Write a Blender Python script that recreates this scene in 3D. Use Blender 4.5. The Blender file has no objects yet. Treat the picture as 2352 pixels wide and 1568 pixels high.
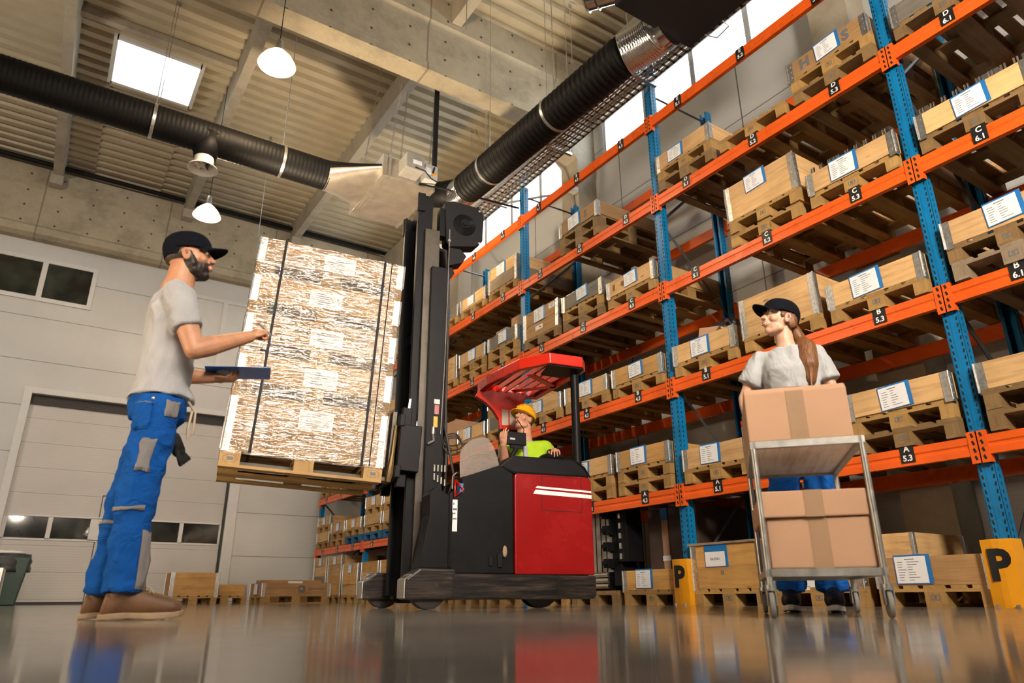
import bpy, math, random
from mathutils import Vector, Matrix
random.seed(7)
R = math.radians
COL = bpy.context.scene.collection
D = bpy.data

# ------------------------------------------------------------------ mesh builder
class MB:
    def __init__(s): s.v = []; s.f = []; s.m = []; s.M = Matrix.Identity(4)
    def add(s, vs, fs, m=0):
        o = len(s.v)
        s.v += [tuple(s.M @ Vector(p)) for p in vs]
        s.f += [tuple(i + o for i in f) for f in fs]; s.m += [m] * len(fs)
        return s
    def box(s, x0, x1, y0, y1, z0, z1, m=0):
        vs = [(x, y, z) for z in (z0, z1) for y in (y0, y1) for x in (x0, x1)]
        return s.add(vs, [(0, 2, 3, 1), (4, 5, 7, 6), (0, 1, 5, 4), (2, 6, 7, 3), (0, 4, 6, 2), (1, 3, 7, 5)], m)
    def prism(s, pts, h0, h1, axis='y', m=0):
        """pts polygon in the plane normal to axis: y -> (x,z), z -> (x,y), x -> (y,z)"""
        def P(p, h):
            if axis == 'y': return (p[0], h, p[1])
            if axis == 'z': return (p[0], p[1], h)
            return (h, p[0], p[1])
        n = len(pts)
        vs = [P(p, h0) for p in pts] + [P(p, h1) for p in pts]
        fs = [tuple(range(n))[::-1], tuple(range(n, 2 * n))] + [(i, (i + 1) % n, n + (i + 1) % n, n + i) for i in range(n)]
        return s.add(vs, fs, m)
    def frame(s, p0, p1):
        d = (Vector(p1) - Vector(p0)).normalized()
        a = Vector((0, 0, 1)) if abs(d.z) < .9 else Vector((1, 0, 0))
        u = d.cross(a).normalized(); return u, d.cross(u).normalized()
    def cyl(s, p0, p1, r0, r1=None, n=12, m=0, cap=True, ell=1.0):
        r1 = r0 if r1 is None else r1; u, w = s.frame(p0, p1); vs = []
        for p, r in ((p0, r0), (p1, r1)):
            vs += [tuple(Vector(p) + u * math.cos(t * math.tau / n) * r + w * math.sin(t * math.tau / n) * r * ell) for t in range(n)]
        fs = [(i, (i + 1) % n, n + (i + 1) % n, n + i) for i in range(n)]
        if cap: fs += [tuple(range(n))[::-1], tuple(range(n, 2 * n))]
        return s.add(vs, fs, m)
    def tube(s, pts, r, n=8, m=0, cap=True):
        rs = r if isinstance(r, (list, tuple)) else [r] * len(pts)
        pts = [Vector(p) for p in pts]; vs = []; u = None
        for i, p in enumerate(pts):
            d = (pts[min(i + 1, len(pts) - 1)] - pts[max(i - 1, 0)]).normalized()
            if u is None: u, _ = s.frame((0, 0, 0), d)
            u = (u - d * u.dot(d)).normalized(); w = d.cross(u)
            vs += [tuple(p + (u * math.cos(t * math.tau / n) + w * math.sin(t * math.tau / n)) * rs[i]) for t in range(n)]
        fs = [(k * n + i, k * n + (i + 1) % n, (k + 1) * n + (i + 1) % n, (k + 1) * n + i) for k in range(len(pts) - 1) for i in range(n)]
        if cap: fs += [tuple(range(n))[::-1], tuple(range((len(pts) - 1) * n, len(pts) * n))]
        return s.add(vs, fs, m)
    def lathe(s, prof, c=(0, 0, 0), n=24, m=0, axis=(0, 0, 1)):
        ax = Vector(axis).normalized(); u, w = s.frame((0, 0, 0), ax); c = Vector(c); vs = []
        for r, h in prof:
            vs += [tuple(c + ax * h + (u * math.cos(t * math.tau / n) + w * math.sin(t * math.tau / n)) * r) for t in range(n)]
        fs = [(k * n + i, k * n + (i + 1) % n, (k + 1) * n + (i + 1) % n, (k + 1) * n + i) for k in range(len(prof) - 1) for i in range(n)]
        return s.add(vs, fs, m)
    def ball(s, c, r, n=14, m=0, rot=None):
        rx, ry, rz = r if isinstance(r, (tuple, list)) else (r, r, r); c = Vector(c); vs = []; h = n // 2
        rot = rot or Matrix.Identity(3)
        for j in range(1, h):
            a = math.pi * j / h
            for i in range(n):
                b = math.tau * i / n
                vs.append(tuple(c + rot @ Vector((rx * math.sin(a) * math.cos(b), ry * math.sin(a) * math.sin(b), rz * math.cos(a)))))
        vs.append(tuple(c + rot @ Vector((0, 0, rz)))); vs.append(tuple(c - rot @ Vector((0, 0, rz))))
        fs = [(j * n + i, (j + 1) * n + i, (j + 1) * n + (i + 1) % n, j * n + (i + 1) % n) for j in range(h - 2) for i in range(n)]
        t = len(vs) - 2
        fs += [(t, i, (i + 1) % n) for i in range(n)] + [(t + 1, (h - 2) * n + (i + 1) % n, (h - 2) * n + i) for i in range(n)]
        return s.add(vs, fs, m)
    def cone(s, p0, p1, r0, r1, n=14, m=0):           # tapered limb with round ends
        s.cyl(p0, p1, r0, r1, n, m); s.ball(p0, r0 * .995, n, m); return s.ball(p1, r1 * .995, n, m)
    def loft(s, rings, n=24, m=0, cap=True):
        """rings: (centre, axis_u vector, axis_w vector) full vectors incl. radius"""
        vs = []
        for c, u, w in rings:
            c, u, w = Vector(c), Vector(u), Vector(w)
            vs += [tuple(c + u * math.cos(t * math.tau / n) + w * math.sin(t * math.tau / n)) for t in range(n)]
        fs = [(k * n + i, k * n + (i + 1) % n, (k + 1) * n + (i + 1) % n, (k + 1) * n + i) for k in range(len(rings) - 1) for i in range(n)]
        if cap: fs += [tuple(range(n))[::-1], tuple(range((len(rings) - 1) * n, len(rings) * n))]
        return s.add(vs, fs, m)
    def mesh(s, name, mats):
        me = D.meshes.new(name); me.from_pydata(s.v, [], s.f)
        for mt in (mats if isinstance(mats, (list, tuple)) else [mats]): me.materials.append(mt)
        me.polygons.foreach_set('material_index', s.m); me.validate(); me.update(); return me
    def build(s, name, mats, parent=None, smooth=False, bevel=0, fix=True):
        me = s.mesh(name, mats)
        if fix:
            import bmesh
            bm = bmesh.new(); bm.from_mesh(me); bmesh.ops.recalc_face_normals(bm, faces=bm.faces); bm.to_mesh(me); bm.free()
        if smooth: me.shade_smooth()
        o = D.objects.new(name, me); COL.objects.link(o)
        if smooth == 'auto':
            me.shade_smooth(); me.set_sharp_from_angle(angle=R(38))
        if bevel:
            b = o.modifiers.new('b', 'BEVEL'); b.width = bevel; b.segments = 2; b.limit_method = 'ANGLE'; b.angle_limit = R(40)
        if parent: o.parent = parent
        return o

def tag(o, label=None, cat=None, group=None, kind=None):
    for k, v in (('label', label), ('category', cat), ('group', group), ('kind', kind)):
        if v: o[k] = v
    return o
def empty(name, loc=(0, 0, 0), rz=0, **k):
    o = D.objects.new(name, None); COL.objects.link(o); o.location = loc; o.rotation_euler.z = rz; o.empty_display_size = .1
    return tag(o, **k)
def copy_tree(o, parent=None, color=None):
    c = o.copy(); COL.objects.link(c); c.parent = parent
    if color: c.color = color
    for ch in o.children: copy_tree(ch, c, color)
    return c
def tint(o, color):
    o.color = color
    for ch in o.children: tint(ch, color)
def evaluated(o, name):
    """bake modifiers into a plain mesh object"""
    dg = bpy.context.evaluated_depsgraph_get(); me = D.meshes.new_from_object(o.evaluated_get(dg))
    old = o.data; o.modifiers.clear(); o.data = me; me.name = name; return o

# ------------------------------------------------------------------ materials
class NT:
    def __init__(s, name):
        s.mat = D.materials.new(name); s.mat.use_nodes = True; s.t = s.mat.node_tree
        s.b = s.t.nodes['Principled BSDF']; s.out = s.t.nodes['Material Output']
    def n(s, typ, **k):
        nd = s.t.nodes.new(typ)
        for a, v in k.items():
            if a in nd.inputs.keys() or isinstance(a, int): nd.inputs[a].default_value = v
            else: setattr(nd, a, v)
        return nd
    def l(s, a, b): s.t.links.new(a, b)
    def coords(s, scale=(1, 1, 1), kind='Object', rnd=True):
        tc = s.n('ShaderNodeTexCoord'); mp = s.n('ShaderNodeMapping'); mp.inputs['Scale'].default_value = scale
        s.l(tc.outputs[kind], mp.inputs['Vector'])
        if rnd:
            oi = s.n('ShaderNodeObjectInfo'); mu = s.n('ShaderNodeMath', operation='MULTIPLY'); mu.inputs[1].default_value = 37.0
            s.l(oi.outputs['Random'], mu.inputs[0]); s.l(mu.outputs[0], mp.inputs['Location'])
        return mp.outputs['Vector']
    def noise(s, vec, scale=5, detail=4, rough=.55, dist=0):
        nd = s.n('ShaderNodeTexNoise'); nd.inputs['Scale'].default_value = scale; nd.inputs['Detail'].default_value = detail
        nd.inputs['Roughness'].default_value = rough; nd.inputs['Distortion'].default_value = dist; s.l(vec, nd.inputs['Vector']); return nd.outputs['Fac']
    def ramp(s, fac, stops):
        nd = s.n('ShaderNodeValToRGB'); e = nd.color_ramp.elements
        while len(e) < len(stops): e.new(.5)
        for el, (p, c) in zip(e, stops): el.position = p; el.color = (*c, 1) if len(c) == 3 else c
        s.l(fac, nd.inputs[0]); return nd.outputs[0]
    def mix(s, fac, a, b, mode='MIX'):
        nd = s.n('ShaderNodeMix', data_type='RGBA', blend_type=mode)
        for i, v in ((0, fac), (6, a), (7, b)):
            if hasattr(v, 'is_linked') or hasattr(v, 'links'): s.l(v, nd.inputs[i])
            elif i == 0: nd.inputs[0].default_value = v
            else: nd.inputs[i].default_value = (*v, 1)
        return nd.outputs[2]
    def math(s, op, a, b=0.0):
        nd = s.n('ShaderNodeMath', operation=op)
        for i, v in ((0, a), (1, b)):
            if hasattr(v, 'links'): s.l(v, nd.inputs[i])
            else: nd.inputs[i].default_value = v
        return nd.outputs[0]
    def bump(s, h, strength=.3, dist=.01):
        nd = s.n('ShaderNodeBump'); nd.inputs['Strength'].default_value = strength; nd.inputs['Distance'].default_value = dist
        s.l(h, nd.inputs['Height']); s.l(nd.outputs[0], s.b.inputs['Normal']); return nd.outputs[0]
    def color(s, c):
        if hasattr(c, 'links'): s.l(c, s.b.inputs['Base Color'])
        else: s.b.inputs['Base Color'].default_value = (*c, 1)
    def set(s, **k):
        for a, v in k.items(): s.b.inputs[a.replace('_', ' ')].default_value = v
        return s
def simple(name, col, rough=.5, metal=0, var=.12, scale=6, bump=0, **k):
    t = NT(name); t.set(Roughness=rough, Metallic=metal, **k)
    v = t.coords(); f = t.noise(v, scale, 5, .6)
    a = tuple(c * (1 - var) for c in col); b = tuple(min(1, c * (1 + var)) for c in col)
    t.color(t.ramp(f, [(.3, a), (.7, b)]))
    r = t.n('ShaderNodeMapRange'); t.l(f, r.inputs[0]); r.inputs[3].default_value = max(0, rough - .08); r.inputs[4].default_value = min(1, rough + .1)
    t.l(r.outputs[0], t.b.inputs['Roughness'])
    if bump: t.bump(t.noise(v, scale * 6, 4), bump, .004)
    return t.mat
def wood(name, axis, dark=(.42, .42, .42), rough=.62):
    t = NT(name); t.set(Roughness=rough); sc = [26, 26, 26]; sc[axis] = 1.6
    v = t.coords(tuple(sc)); g = t.noise(v, 1.0, 6, .65, .6)
    sc2 = [9, 9, 9]; sc2[axis] = 3.2
    kn = t.n('ShaderNodeTexVoronoi', feature='F1'); t.l(t.coords(tuple(sc2)), kn.inputs['Vector']); kn.inputs['Scale'].default_value = .8
    knot = t.ramp(kn.outputs['Distance'], [(.05, (.45, .33, .22)), (.11, (1, 1, 1))])
    oi = t.n('ShaderNodeObjectInfo')
    grain = t.ramp(g, [(.25, (.66, .58, .48)), (.5, (.95, .93, .9)), (.75, (1.12, 1.12, 1.1))])
    rn = t.ramp(oi.outputs['Random'], [(0, (.82, .82, .84)), (1, (1.08, 1.08, 1.05))])
    c = t.mix(1, oi.outputs['Color'], grain, 'MULTIPLY'); c = t.mix(.85, c, knot, 'MULTIPLY'); c = t.mix(1, c, rn, 'MULTIPLY')
    big = t.ramp(t.noise(t.coords((3, 3, 3)), 1, 4), [(.3, (.8, .78, .75)), (.65, (1.03, 1.03, 1.03))])
    t.color(t.mix(1, c, big, 'MULTIPLY')); t.bump(g, .25, .003); return t.mat
M = {}
M['wx'] = wood('wood_grain_lengthwise', 0); M['wy'] = wood('wood_grain_crosswise', 1); M['wz'] = wood('wood_end_grain', 2)
M['galv'] = simple('galvanised_steel', (.62, .62, .6), .32, .9, .25, 40, .2)
M['silver'] = simple('bright_duct_metal', (.8, .78, .74), .16, 1, .1, 12, .1)
M['sheet'] = simple('sheet_steel', (.50, .46, .40), .36, .7, .15, 5, .05)
M['chrome'] = simple('worn_tube_steel', (.5, .49, .45), .35, .85, .2, 20)
M['white'] = simple('paper_white', (.78, .8, .82), .6, 0, .03)
M['ink'] = simple('printed_ink', (.12, .13, .15), .6)
M['bluepaper'] = simple('blue_plastic_pocket', (.02, .17, .48), .35, 0, .1)
M['blackplate'] = simple('black_sign_plate', (.012, .012, .013), .4, 0, .1)
M['signwhite'] = simple('sign_lettering_white', (.85, .85, .85), .5, 0, .02)
M['orange'] = simple('orange_painted_steel', (.78, .115, .012), .28, 0, .12, 3)
M['blue'] = simple('blue_painted_steel', (.004, .17, .40), .28, 0, .15, 4)
M['hole'] = simple('dark_slot', (.006, .006, .007), .8)
M['darkbrace'] = simple('grey_steel_brace', (.1, .1, .105), .35, .7, .2)
M['yellow'] = simple('yellow_powder_coat', (.78, .33, .01), .35, 0, .06)
M['card'] = simple('brown_cardboard', (.46, .27, .16), .75, 0, .08, 3, .05)
M['tape'] = simple('brown_packing_tape', (.36, .23, .14), .2, 0, .06, 7, .25)
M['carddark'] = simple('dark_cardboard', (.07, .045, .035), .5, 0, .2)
M['blk'] = simple('black_painted_steel', (.007, .007, .008), .42, .0, .3, 8, .05, Specular_IOR_Level=.14)
M['blkp'] = simple('black_plastic', (.006, .006, .007), .5, 0, .2, Specular_IOR_Level=.2)
M['steelrail'] = simple('rubbed_mast_rail', (.06, .05, .04), .34, .6, .3, 6)
M['red'] = simple('red_painted_panel', (.26, .004, .004), .25, 0, .12, 2.5)
M['redo'] = simple('orange_red_guard', (.60, .022, .008), .28, 0, .1, 4)
M['scuff'] = None
M['rubber'] = simple('dark_rubber', (.03, .026, .024), .6, 0, .2)
M['duct'] = simple('black_duct_fabric', (.005, .0045, .0045), .55, 0, .2, 10, .1, Specular_IOR_Level=.25)
M['pvc'] = simple('white_enamel', (.8, .79, .76), .25, 0, .03)
M['frame'] = simple('window_frame_grey', (.5, .52, .54), .4, 0, .05)
M['trimw'] = simple('trim_white', (.66, .65, .62), .45, 0, .05)
M['pipe'] = simple('cable_grey', (.3, .3, .3), .5)
M['bag'] = simple('black_bin_bag', (.02, .02, .022), .22, 0, .2, 14, 1)
M['bin'] = simple('green_bin_plastic', (.02, .05, .035), .45)
def scuffed():
    t = NT('scuffed_black_bumper'); v = t.coords((2, 20, 30)); f = t.noise(v, 1.5, 6, .7)
    t.color(t.ramp(f, [(.45, (.012, .011, .011)), (.62, (.06, .045, .035)), (.75, (.16, .12, .1))])); t.set(Roughness=.33, Metallic=.3)
    t.bump(f, .15, .003); return t.mat
M['scuff'] = scuffed()
def glassy(name, col=(1, 1, 1), glossy=.1, rough=.02, tint_=.0):
    t = NT(name); t.t.nodes.remove(t.b)
    tr = t.n('ShaderNodeBsdfTransparent'); tr.inputs[0].default_value = (*col, 1)
    gl = t.n('ShaderNodeBsdfGlossy'); gl.inputs['Roughness'].default_value = rough
    lw = t.n('ShaderNodeLayerWeight'); lw.inputs[0].default_value = .35
    mx = t.n('ShaderNodeMixShader'); f = t.math('MULTIPLY', t.math('POWER', lw.outputs['Facing'], 4.0), .6); f = t.math('ADD', f, glossy)
    t.l(f, mx.inputs[0]); t.l(tr.outputs[0], mx.inputs[1]); t.l(gl.outputs[0], mx.inputs[2]); t.l(mx.outputs[0], t.out.inputs[0])
    return t, gl, mx
M['glass'] = glassy('window_glass', (.97, .98, .98), .02)[0].mat
def frosted():
    t, gl, mx = glassy('clear_plastic_shield', (.80, .74, .70), .04, .15)
    df = t.n('ShaderNodeBsdfDiffuse'); df.inputs[0].default_value = (.7, .62, .56, 1); m2 = t.n('ShaderNodeMixShader'); m2.inputs[0].default_value = .22
    t.l(mx.outputs[0], m2.inputs[1]); t.l(df.outputs[0], m2.inputs[2]); t.l(m2.outputs[0], t.out.inputs[0]); return t.mat
M['frost'] = frosted()
def darkglass():
    t = NT('dark_pane_glass'); v = t.coords((2, 2, 2)); f = t.noise(v, 1, 2)
    t.color(t.ramp(f, [(.35, (.012, .013, .01)), (.7, (.05, .055, .045))])); t.set(Roughness=.06, Specular_IOR_Level=.9); return t.mat
M['dglass'] = darkglass()
def film():
    t, gl, mx = glassy('stretch_film', (.95, .92, .88), .0, .09)
    v = t.coords((1.3, 1.3, 15), rnd=False); n1 = t.noise(v, 2.2, 2, .5, 1.6)
    v2 = t.coords((5, 5, 60), rnd=False); n2 = t.noise(v2, 1.0, 2, .5, 1.2)
    add = t.math('ADD', n1, n2)
    bp = t.n('ShaderNodeBump'); bp.inputs['Strength'].default_value = 1; bp.inputs['Distance'].default_value = .016
    t.l(add, bp.inputs['Height']); t.l(bp.outputs[0], gl.inputs['Normal']); gl.inputs[0].default_value = (1, .97, .93, 1)
    fac = t.n('ShaderNodeMapRange'); t.l(n2, fac.inputs[0]); fac.inputs[1].default_value = .35; fac.inputs[2].default_value = .7
    fac.inputs[3].default_value = .12; fac.inputs[4].default_value = .6
    t.l(fac.outputs[0], mx.inputs[0])
    df = t.n('ShaderNodeBsdfDiffuse'); df.inputs[0].default_value = (.85, .8, .74, 1); m2 = t.n('ShaderNodeMixShader')
    st = t.n('ShaderNodeMapRange'); t.l(n1, st.inputs[0]); st.inputs[1].default_value = .45; st.inputs[2].default_value = .75; st.inputs[3].default_value = .0; st.inputs[4].default_value = .14
    t.l(st.outputs[0], m2.inputs[0]); t.l(mx.outputs[0], m2.inputs[1]); t.l(df.outputs[0], m2.inputs[2]); t.l(m2.outputs[0], t.out.inputs[0]); return t.mat
M['film'] = film()
def emis(name, col, st):
    t = NT(name); t.b.inputs['Emission Color'].default_value = (*col, 1); t.b.inputs['Emission Strength'].default_value = st
    t.color(col); return t.mat
M['bulb'] = emis('lit_bulb', (1, .78, .5), 60)
M['led'] = emis('lit_led', (1, .95, 1), 12)
def skinm(name, col, bright=1.0):
    t = NT(name); v = t.coords((1, 1, 1), rnd=False); f = t.noise(v, 22, 5)
    t.color(t.ramp(f, [(.3, tuple(c * .86 for c in col)), (.7, tuple(min(1, c * 1.1) for c in col))]))
    t.set(Roughness=.48, Subsurface_Weight=.12, Subsurface_Scale=.01); t.b.inputs['Subsurface Radius'].default_value = (1, .3, .15)
    t.bump(t.noise(v, 240, 3), .08, .002); return t.mat
M['skinm'] = skinm('tanned_skin', (.50, .25, .14)); M['skinw'] = skinm('fair_skin', (.60, .36, .25)); M['skind'] = skinm('ruddy_skin', (.55, .27, .17))
def cloth(name, col, fold=.5, scale=5, stretch=(1.5, 1.5, .8)):
    t = NT(name); v = t.coords(stretch, rnd=False); f = t.noise(v, scale, 3, .5, 1.2); w = t.noise(t.coords((1, 1, 1), rnd=False), 500, 2)
    t.color(t.ramp(f, [(.2, tuple(c * .82 for c in col)), (.8, tuple(min(1, c * 1.08) for c in col))]))
    t.set(Roughness=.9, Specular_IOR_Level=.15); h = t.math('ADD', f, t.math('MULTIPLY', w, .02)); t.bump(h, fold, .05); return t.mat
M['tee'] = cloth('grey_marl_cotton', (.42, .435, .45), .55, 4, (2.2, 2.2, 1.0))
M['pants'] = cloth('blue_work_trouser_cotton', (.006, .085, .36), .6, 5, (1.6, 1.6, 2.2))
M['greypatch'] = cloth('grey_reinforced_fabric', (.24, .23, .23), .3, 9)
M['cap'] = cloth('navy_cap_cotton', (.003, .004, .008), .15, 6)
M['hivis'] = cloth('lime_safety_vest', (.40, .62, .03), .5, 6)
M['glove'] = cloth('grey_knit_glove', (.4, .4, .4), .3, 30)
M['gloveb'] = cloth('black_work_glove', (.03, .03, .03), .3, 30)
M['leather'] = simple('brown_boot_leather', (.14, .066, .028), .55, 0, .35, 14, .2)
M['inner'] = simple('ear_shade_skin', (.28, .10, .06), .6)  # darker skin tone standing in for shade inside the ear
M['sole'] = simple('tan_rubber_sole', (.30, .21, .125), .6, 0, .15, 20)
M['solew'] = simple('pale_rubber_sole', (.5, .5, .47), .6, 0, .1, 20)
M['lace'] = simple('beige_lace', (.45, .38, .28), .8)
def hairm(name, col):
    t = NT(name); v = t.coords((90, 90, 5), rnd=False); f = t.noise(v, 1, 4)
    t.color(t.ramp(f, [(.3, tuple(c * .5 for c in col)), (.7, tuple(c * 1.5 for c in col))])); t.set(Roughness=.5); t.bump(f, .8, .006); return t.mat
M['beard'] = hairm('dark_brown_beard', (.014, .008, .005)); M['hair'] = hairm('auburn_hair', (.17, .068, .022)); M['hairs'] = hairm('short_brown_hair', (.05, .03, .018))
M['eye'] = simple('eye_white', (.75, .73, .7), .15, 0, .02); M['iris'] = simple('eye_iris', (.03, .025, .02), .1); M['lip'] = simple('lips', (.5, .18, .14), .4)
M['teeth'] = simple('teeth', (.85, .82, .76), .3, 0, .02)
M['clip'] = simple('blue_clipboard_plastic', (.02, .13, .55), .3)
M['hat'] = simple('yellow_helmet_plastic', (.85, .42, .01), .25, 0, .03)

# concrete with tie-hole dots in a regular grid
def concrete(name, col, dots=True, plane='x', spec=.55):
    t = NT(name); v = t.coords((1, 1, 1), 'Object', False); f = t.noise(v, 1.6, 8, .65); g = t.noise(v, 14, 6, .6)
    c = t.ramp(f, [(.25, tuple(a * .62 for a in col)), (.5, col), (.75, tuple(a * 1.15 for a in col))])
    c = t.mix(.5, c, t.ramp(g, [(.3, (.8, .78, .75)), (.7, (1, 1, 1))]), 'MULTIPLY')
    if dots:
        sp = t.n('ShaderNodeSeparateXYZ'); t.l(v, sp.inputs[0]); s0 = sp.outputs[0 if plane == 'x' else 1]
        a = t.math('SUBTRACT', t.math('FRACT', t.math('DIVIDE', s0, .62)), .5); a = t.math('MULTIPLY', a, .62)
        b = t.math('SUBTRACT', t.math('FRACT', t.math('DIVIDE', sp.outputs[2], .36)), .5); b = t.math('MULTIPLY', b, .36)
        d = t.math('SQRT', t.math('ADD', t.math('MULTIPLY', a, a), t.math('MULTIPLY', b, b)))
        jt = t.math('SUBTRACT', t.math('FRACT', t.math('DIVIDE', s0, 2.48)), .5); jt = t.math('ABSOLUTE', jt)
        ge = t.n('ShaderNodeNewGeometry'); gs = t.n('ShaderNodeSeparateXYZ'); t.l(ge.outputs['Normal'], gs.inputs[0]); up = t.math('LESS_THAN', t.math('ABSOLUTE', gs.outputs[2]), .4)
        c = t.mix(t.math('MULTIPLY', t.ramp(d, [(.016, (1, 1, 1)), (.028, (0, 0, 0))]), up), c, (.05, .04, .03))
        c = t.mix(t.math('MULTIPLY', t.math('LESS_THAN', jt, .006), .55), c, (.1, .08, .05))
    t.color(c); t.set(Roughness=.85); t.bump(g, .3, .01); return t.mat
M['conc'] = concrete('cast_concrete', (.45, .385, .27)); M['concp'] = concrete('plain_concrete', (.42, .37, .285), False)
def panels(name, col, axis_z_pitch=.04, joint=.935, off=0., vert=None):
    t = NT(name); v = t.coords((1, 1, 1), 'Object', False); sp = t.n('ShaderNodeSeparateXYZ'); t.l(v, sp.inputs[0])
    fr = t.math('FRACT', t.math('DIVIDE', sp.outputs[2], axis_z_pitch)); rib = t.math('ABSOLUTE', t.math('SUBTRACT', fr, .5))
    jf = t.math('FRACT', t.math('DIVIDE', t.math('SUBTRACT', sp.outputs[2], off), joint)); jl = t.math('LESS_THAN', jf, .012)
    f = t.noise(v, .8, 5); c = t.ramp(f, [(.3, tuple(a * .92 for a in col)), (.7, tuple(min(1, a * 1.05) for a in col))])
    c = t.mix(t.math('LESS_THAN', fr, .12), c, tuple(a * .86 for a in col)); c = t.mix(jl, c, (.12, .11, .1))
    if vert:
        vf = t.math('LESS_THAN', t.math('FRACT', t.math('DIVIDE', sp.outputs[1], vert)), .008); c = t.mix(vf, c, (.1, .1, .1))
    t.color(c); t.set(Roughness=.45); t.bump(rib, .25, .006); return t.mat
M['farside'] = simple('far_side_wall', (.16, .155, .15), .7)
M['wallp'] = panels('sandwich_wall_panel', (.60, .59, .56), .045, .945, .03)
M['doorp'] = panels('sectional_door_panel', (.56, .53, .49), .05, .5, .1)
M['sidep'] = panels('side_wall_panel', (.52, .53, .53), .04, 1.2, .2, 2.45)
M['deck'] = simple('corrugated_roof_deck', (.50, .43, .30), .4, .15, .1, 2)
def floorm():
    t = NT('polished_concrete_floor'); v = t.coords((1, 1, 1), 'Object', False); f = t.noise(v, .9, 8, .6, .5); g = t.noise(v, 9, 8, .7)
    c = t.ramp(f, [(.3, (.20, .18, .15)), (.55, (.33, .30, .255)), (.75, (.42, .385, .335))])
    t.color(t.mix(.4, c, t.ramp(g, [(.35, (.6, .6, .6)), (.7, (1, 1, 1))]), 'MULTIPLY'))
    r = t.n('ShaderNodeMapRange'); t.l(g, r.inputs[0]); r.inputs[3].default_value = .03; r.inputs[4].default_value = .16
    t.l(r.outputs[0], t.b.inputs['Roughness']); t.set(Specular_IOR_Level=.6); t.bump(t.noise(v, 2.2, 3), .06, .01); return t.mat
M['floor'] = floorm()
PINE = (.70, .455, .215, 1); PINE2 = (.62, .36, .12, 1); OLD = (.30, .24, .17, 1); GREYW = (.20, .185, .155, 1); PAL = (.44, .27, .095, 1); PALD = (.26, .165, .07, 1); PALB = (.01, .12, .3, 1); BROWN = (.42, .25, .11, 1)

# ------------------------------------------------------------------ lettering
def text_mb(mb, s, size, M4, m=1, bold=.012, depth=.0006, align='CENTER'):
    cu = D.curves.new('t', 'FONT'); cu.body = s; cu.size = size; cu.offset = bold * size; cu.extrude = depth
    cu.align_x = align; cu.align_y = 'CENTER'; cu.space_line = .92; cu.resolution_u = 3
    o = D.objects.new('t', cu); COL.objects.link(o); dg = bpy.context.evaluated_depsgraph_get(); dg.update()
    me = D.meshes.new_from_object(o.evaluated_get(dg)); sv = mb.M; mb.M = sv @ M4
    mb.add([tuple(v.co) for v in me.vertices], [tuple(p.vertices) for p in me.polygons], m); mb.M = sv
    D.objects.remove(o); D.meshes.remove(me); D.curves.remove(cu); return mb
# matrix that stands text up on a surface whose outward normal is -X (rack front), reading from the aisle
FRONT = Matrix(((0, 0, -1, 0), (-1, 0, 0, 0), (0, 1, 0, 0), (0, 0, 0, 1)))
def on_front(x, y, z, tilt=0): return Matrix.Translation((x, y, z)) @ FRONT @ Matrix.Rotation(tilt, 4, 'Z')
# ================================================================== THE HALL
XL, XR, YF, YB = -9.0, 7.0, -7.0, 17.0
def struct(mb, name, m, **k):
    o = mb.build(name, m, **k); o['kind'] = 'structure'; return o
struct(MB().box(XL - .3, XR + .3, YF - .3, YB + .6, -.2, 0), 'floor', M['floor'])
# back wall with an opening for the sectional door
DX0, DX1, DZ = -.63, 3.45, 4.08
b = MB(); b.box(XL, DX0, YB, YB + .25, 0, 7.4); b.box(DX1, XR, YB, YB + .25, 0, 7.4); b.box(DX0, DX1, YB, YB + .25, DZ + .12, 7.4)
b.box(XL, XR, YB + .05, YB + .3, 7.4, 9.4)
struct(b, 'wall_back', M['wallp'])
# deep cast beam over the back wall
b = MB(); b.prism([(YB - .32, 7.46), (YB - .32, 7.62), (YB - .26, 7.68), (YB - .26, 8.55), (YB - .34, 8.62), (YB - .34, 9.02), (YB + .04, 9.02), (YB + .04, 7.40), (YB - .2, 7.40)], XL, XR, 'x')
struct(b, 'concrete_beam', M['conc'])
# middle cast beam with a thicker bottom flange
b = MB(); b.prism([(7.98, 7.74), (7.98, 7.88), (8.03, 7.93), (8.03, 8.62), (7.96, 8.72), (7.96, 9.25), (8.36, 9.25), (8.36, 8.72), (8.29, 8.62), (8.29, 7.93), (8.34, 7.88), (8.34, 7.74)], XL, 6.62, 'x')
struct(b, 'concrete_beam', M['conc'])
b = MB(); b.prism([(-.6, 7.72), (-.6, 9.25), (-.1, 9.25), (-.1, 7.72)], XL, 6.62, 'x'); struct(b, 'concrete_beam', M['conc'])
# columns along the right wall, each with a corbel
for y in (-1.85, 3.08, 7.97, 12.9):
    b = MB(); b.box(6.6, 7.05, y, y + .46, 0, 9.3)
    b.prism([(6.6, 7.2), (6.6, 7.72), (6.3, 7.72), (6.3, 7.5)], y, y + .46, 'y')
    struct(b, 'concrete_column', M['concp'])
# longitudinal wall beam at the eaves
struct(MB().prism([(6.62, 8.2), (6.62, 9.0), (7.05, 9.3), (7.05, 8.1), (6.75, 8.1)], YF, YB - .3, 'y'), 'concrete_beam', M['concp'])
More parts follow.
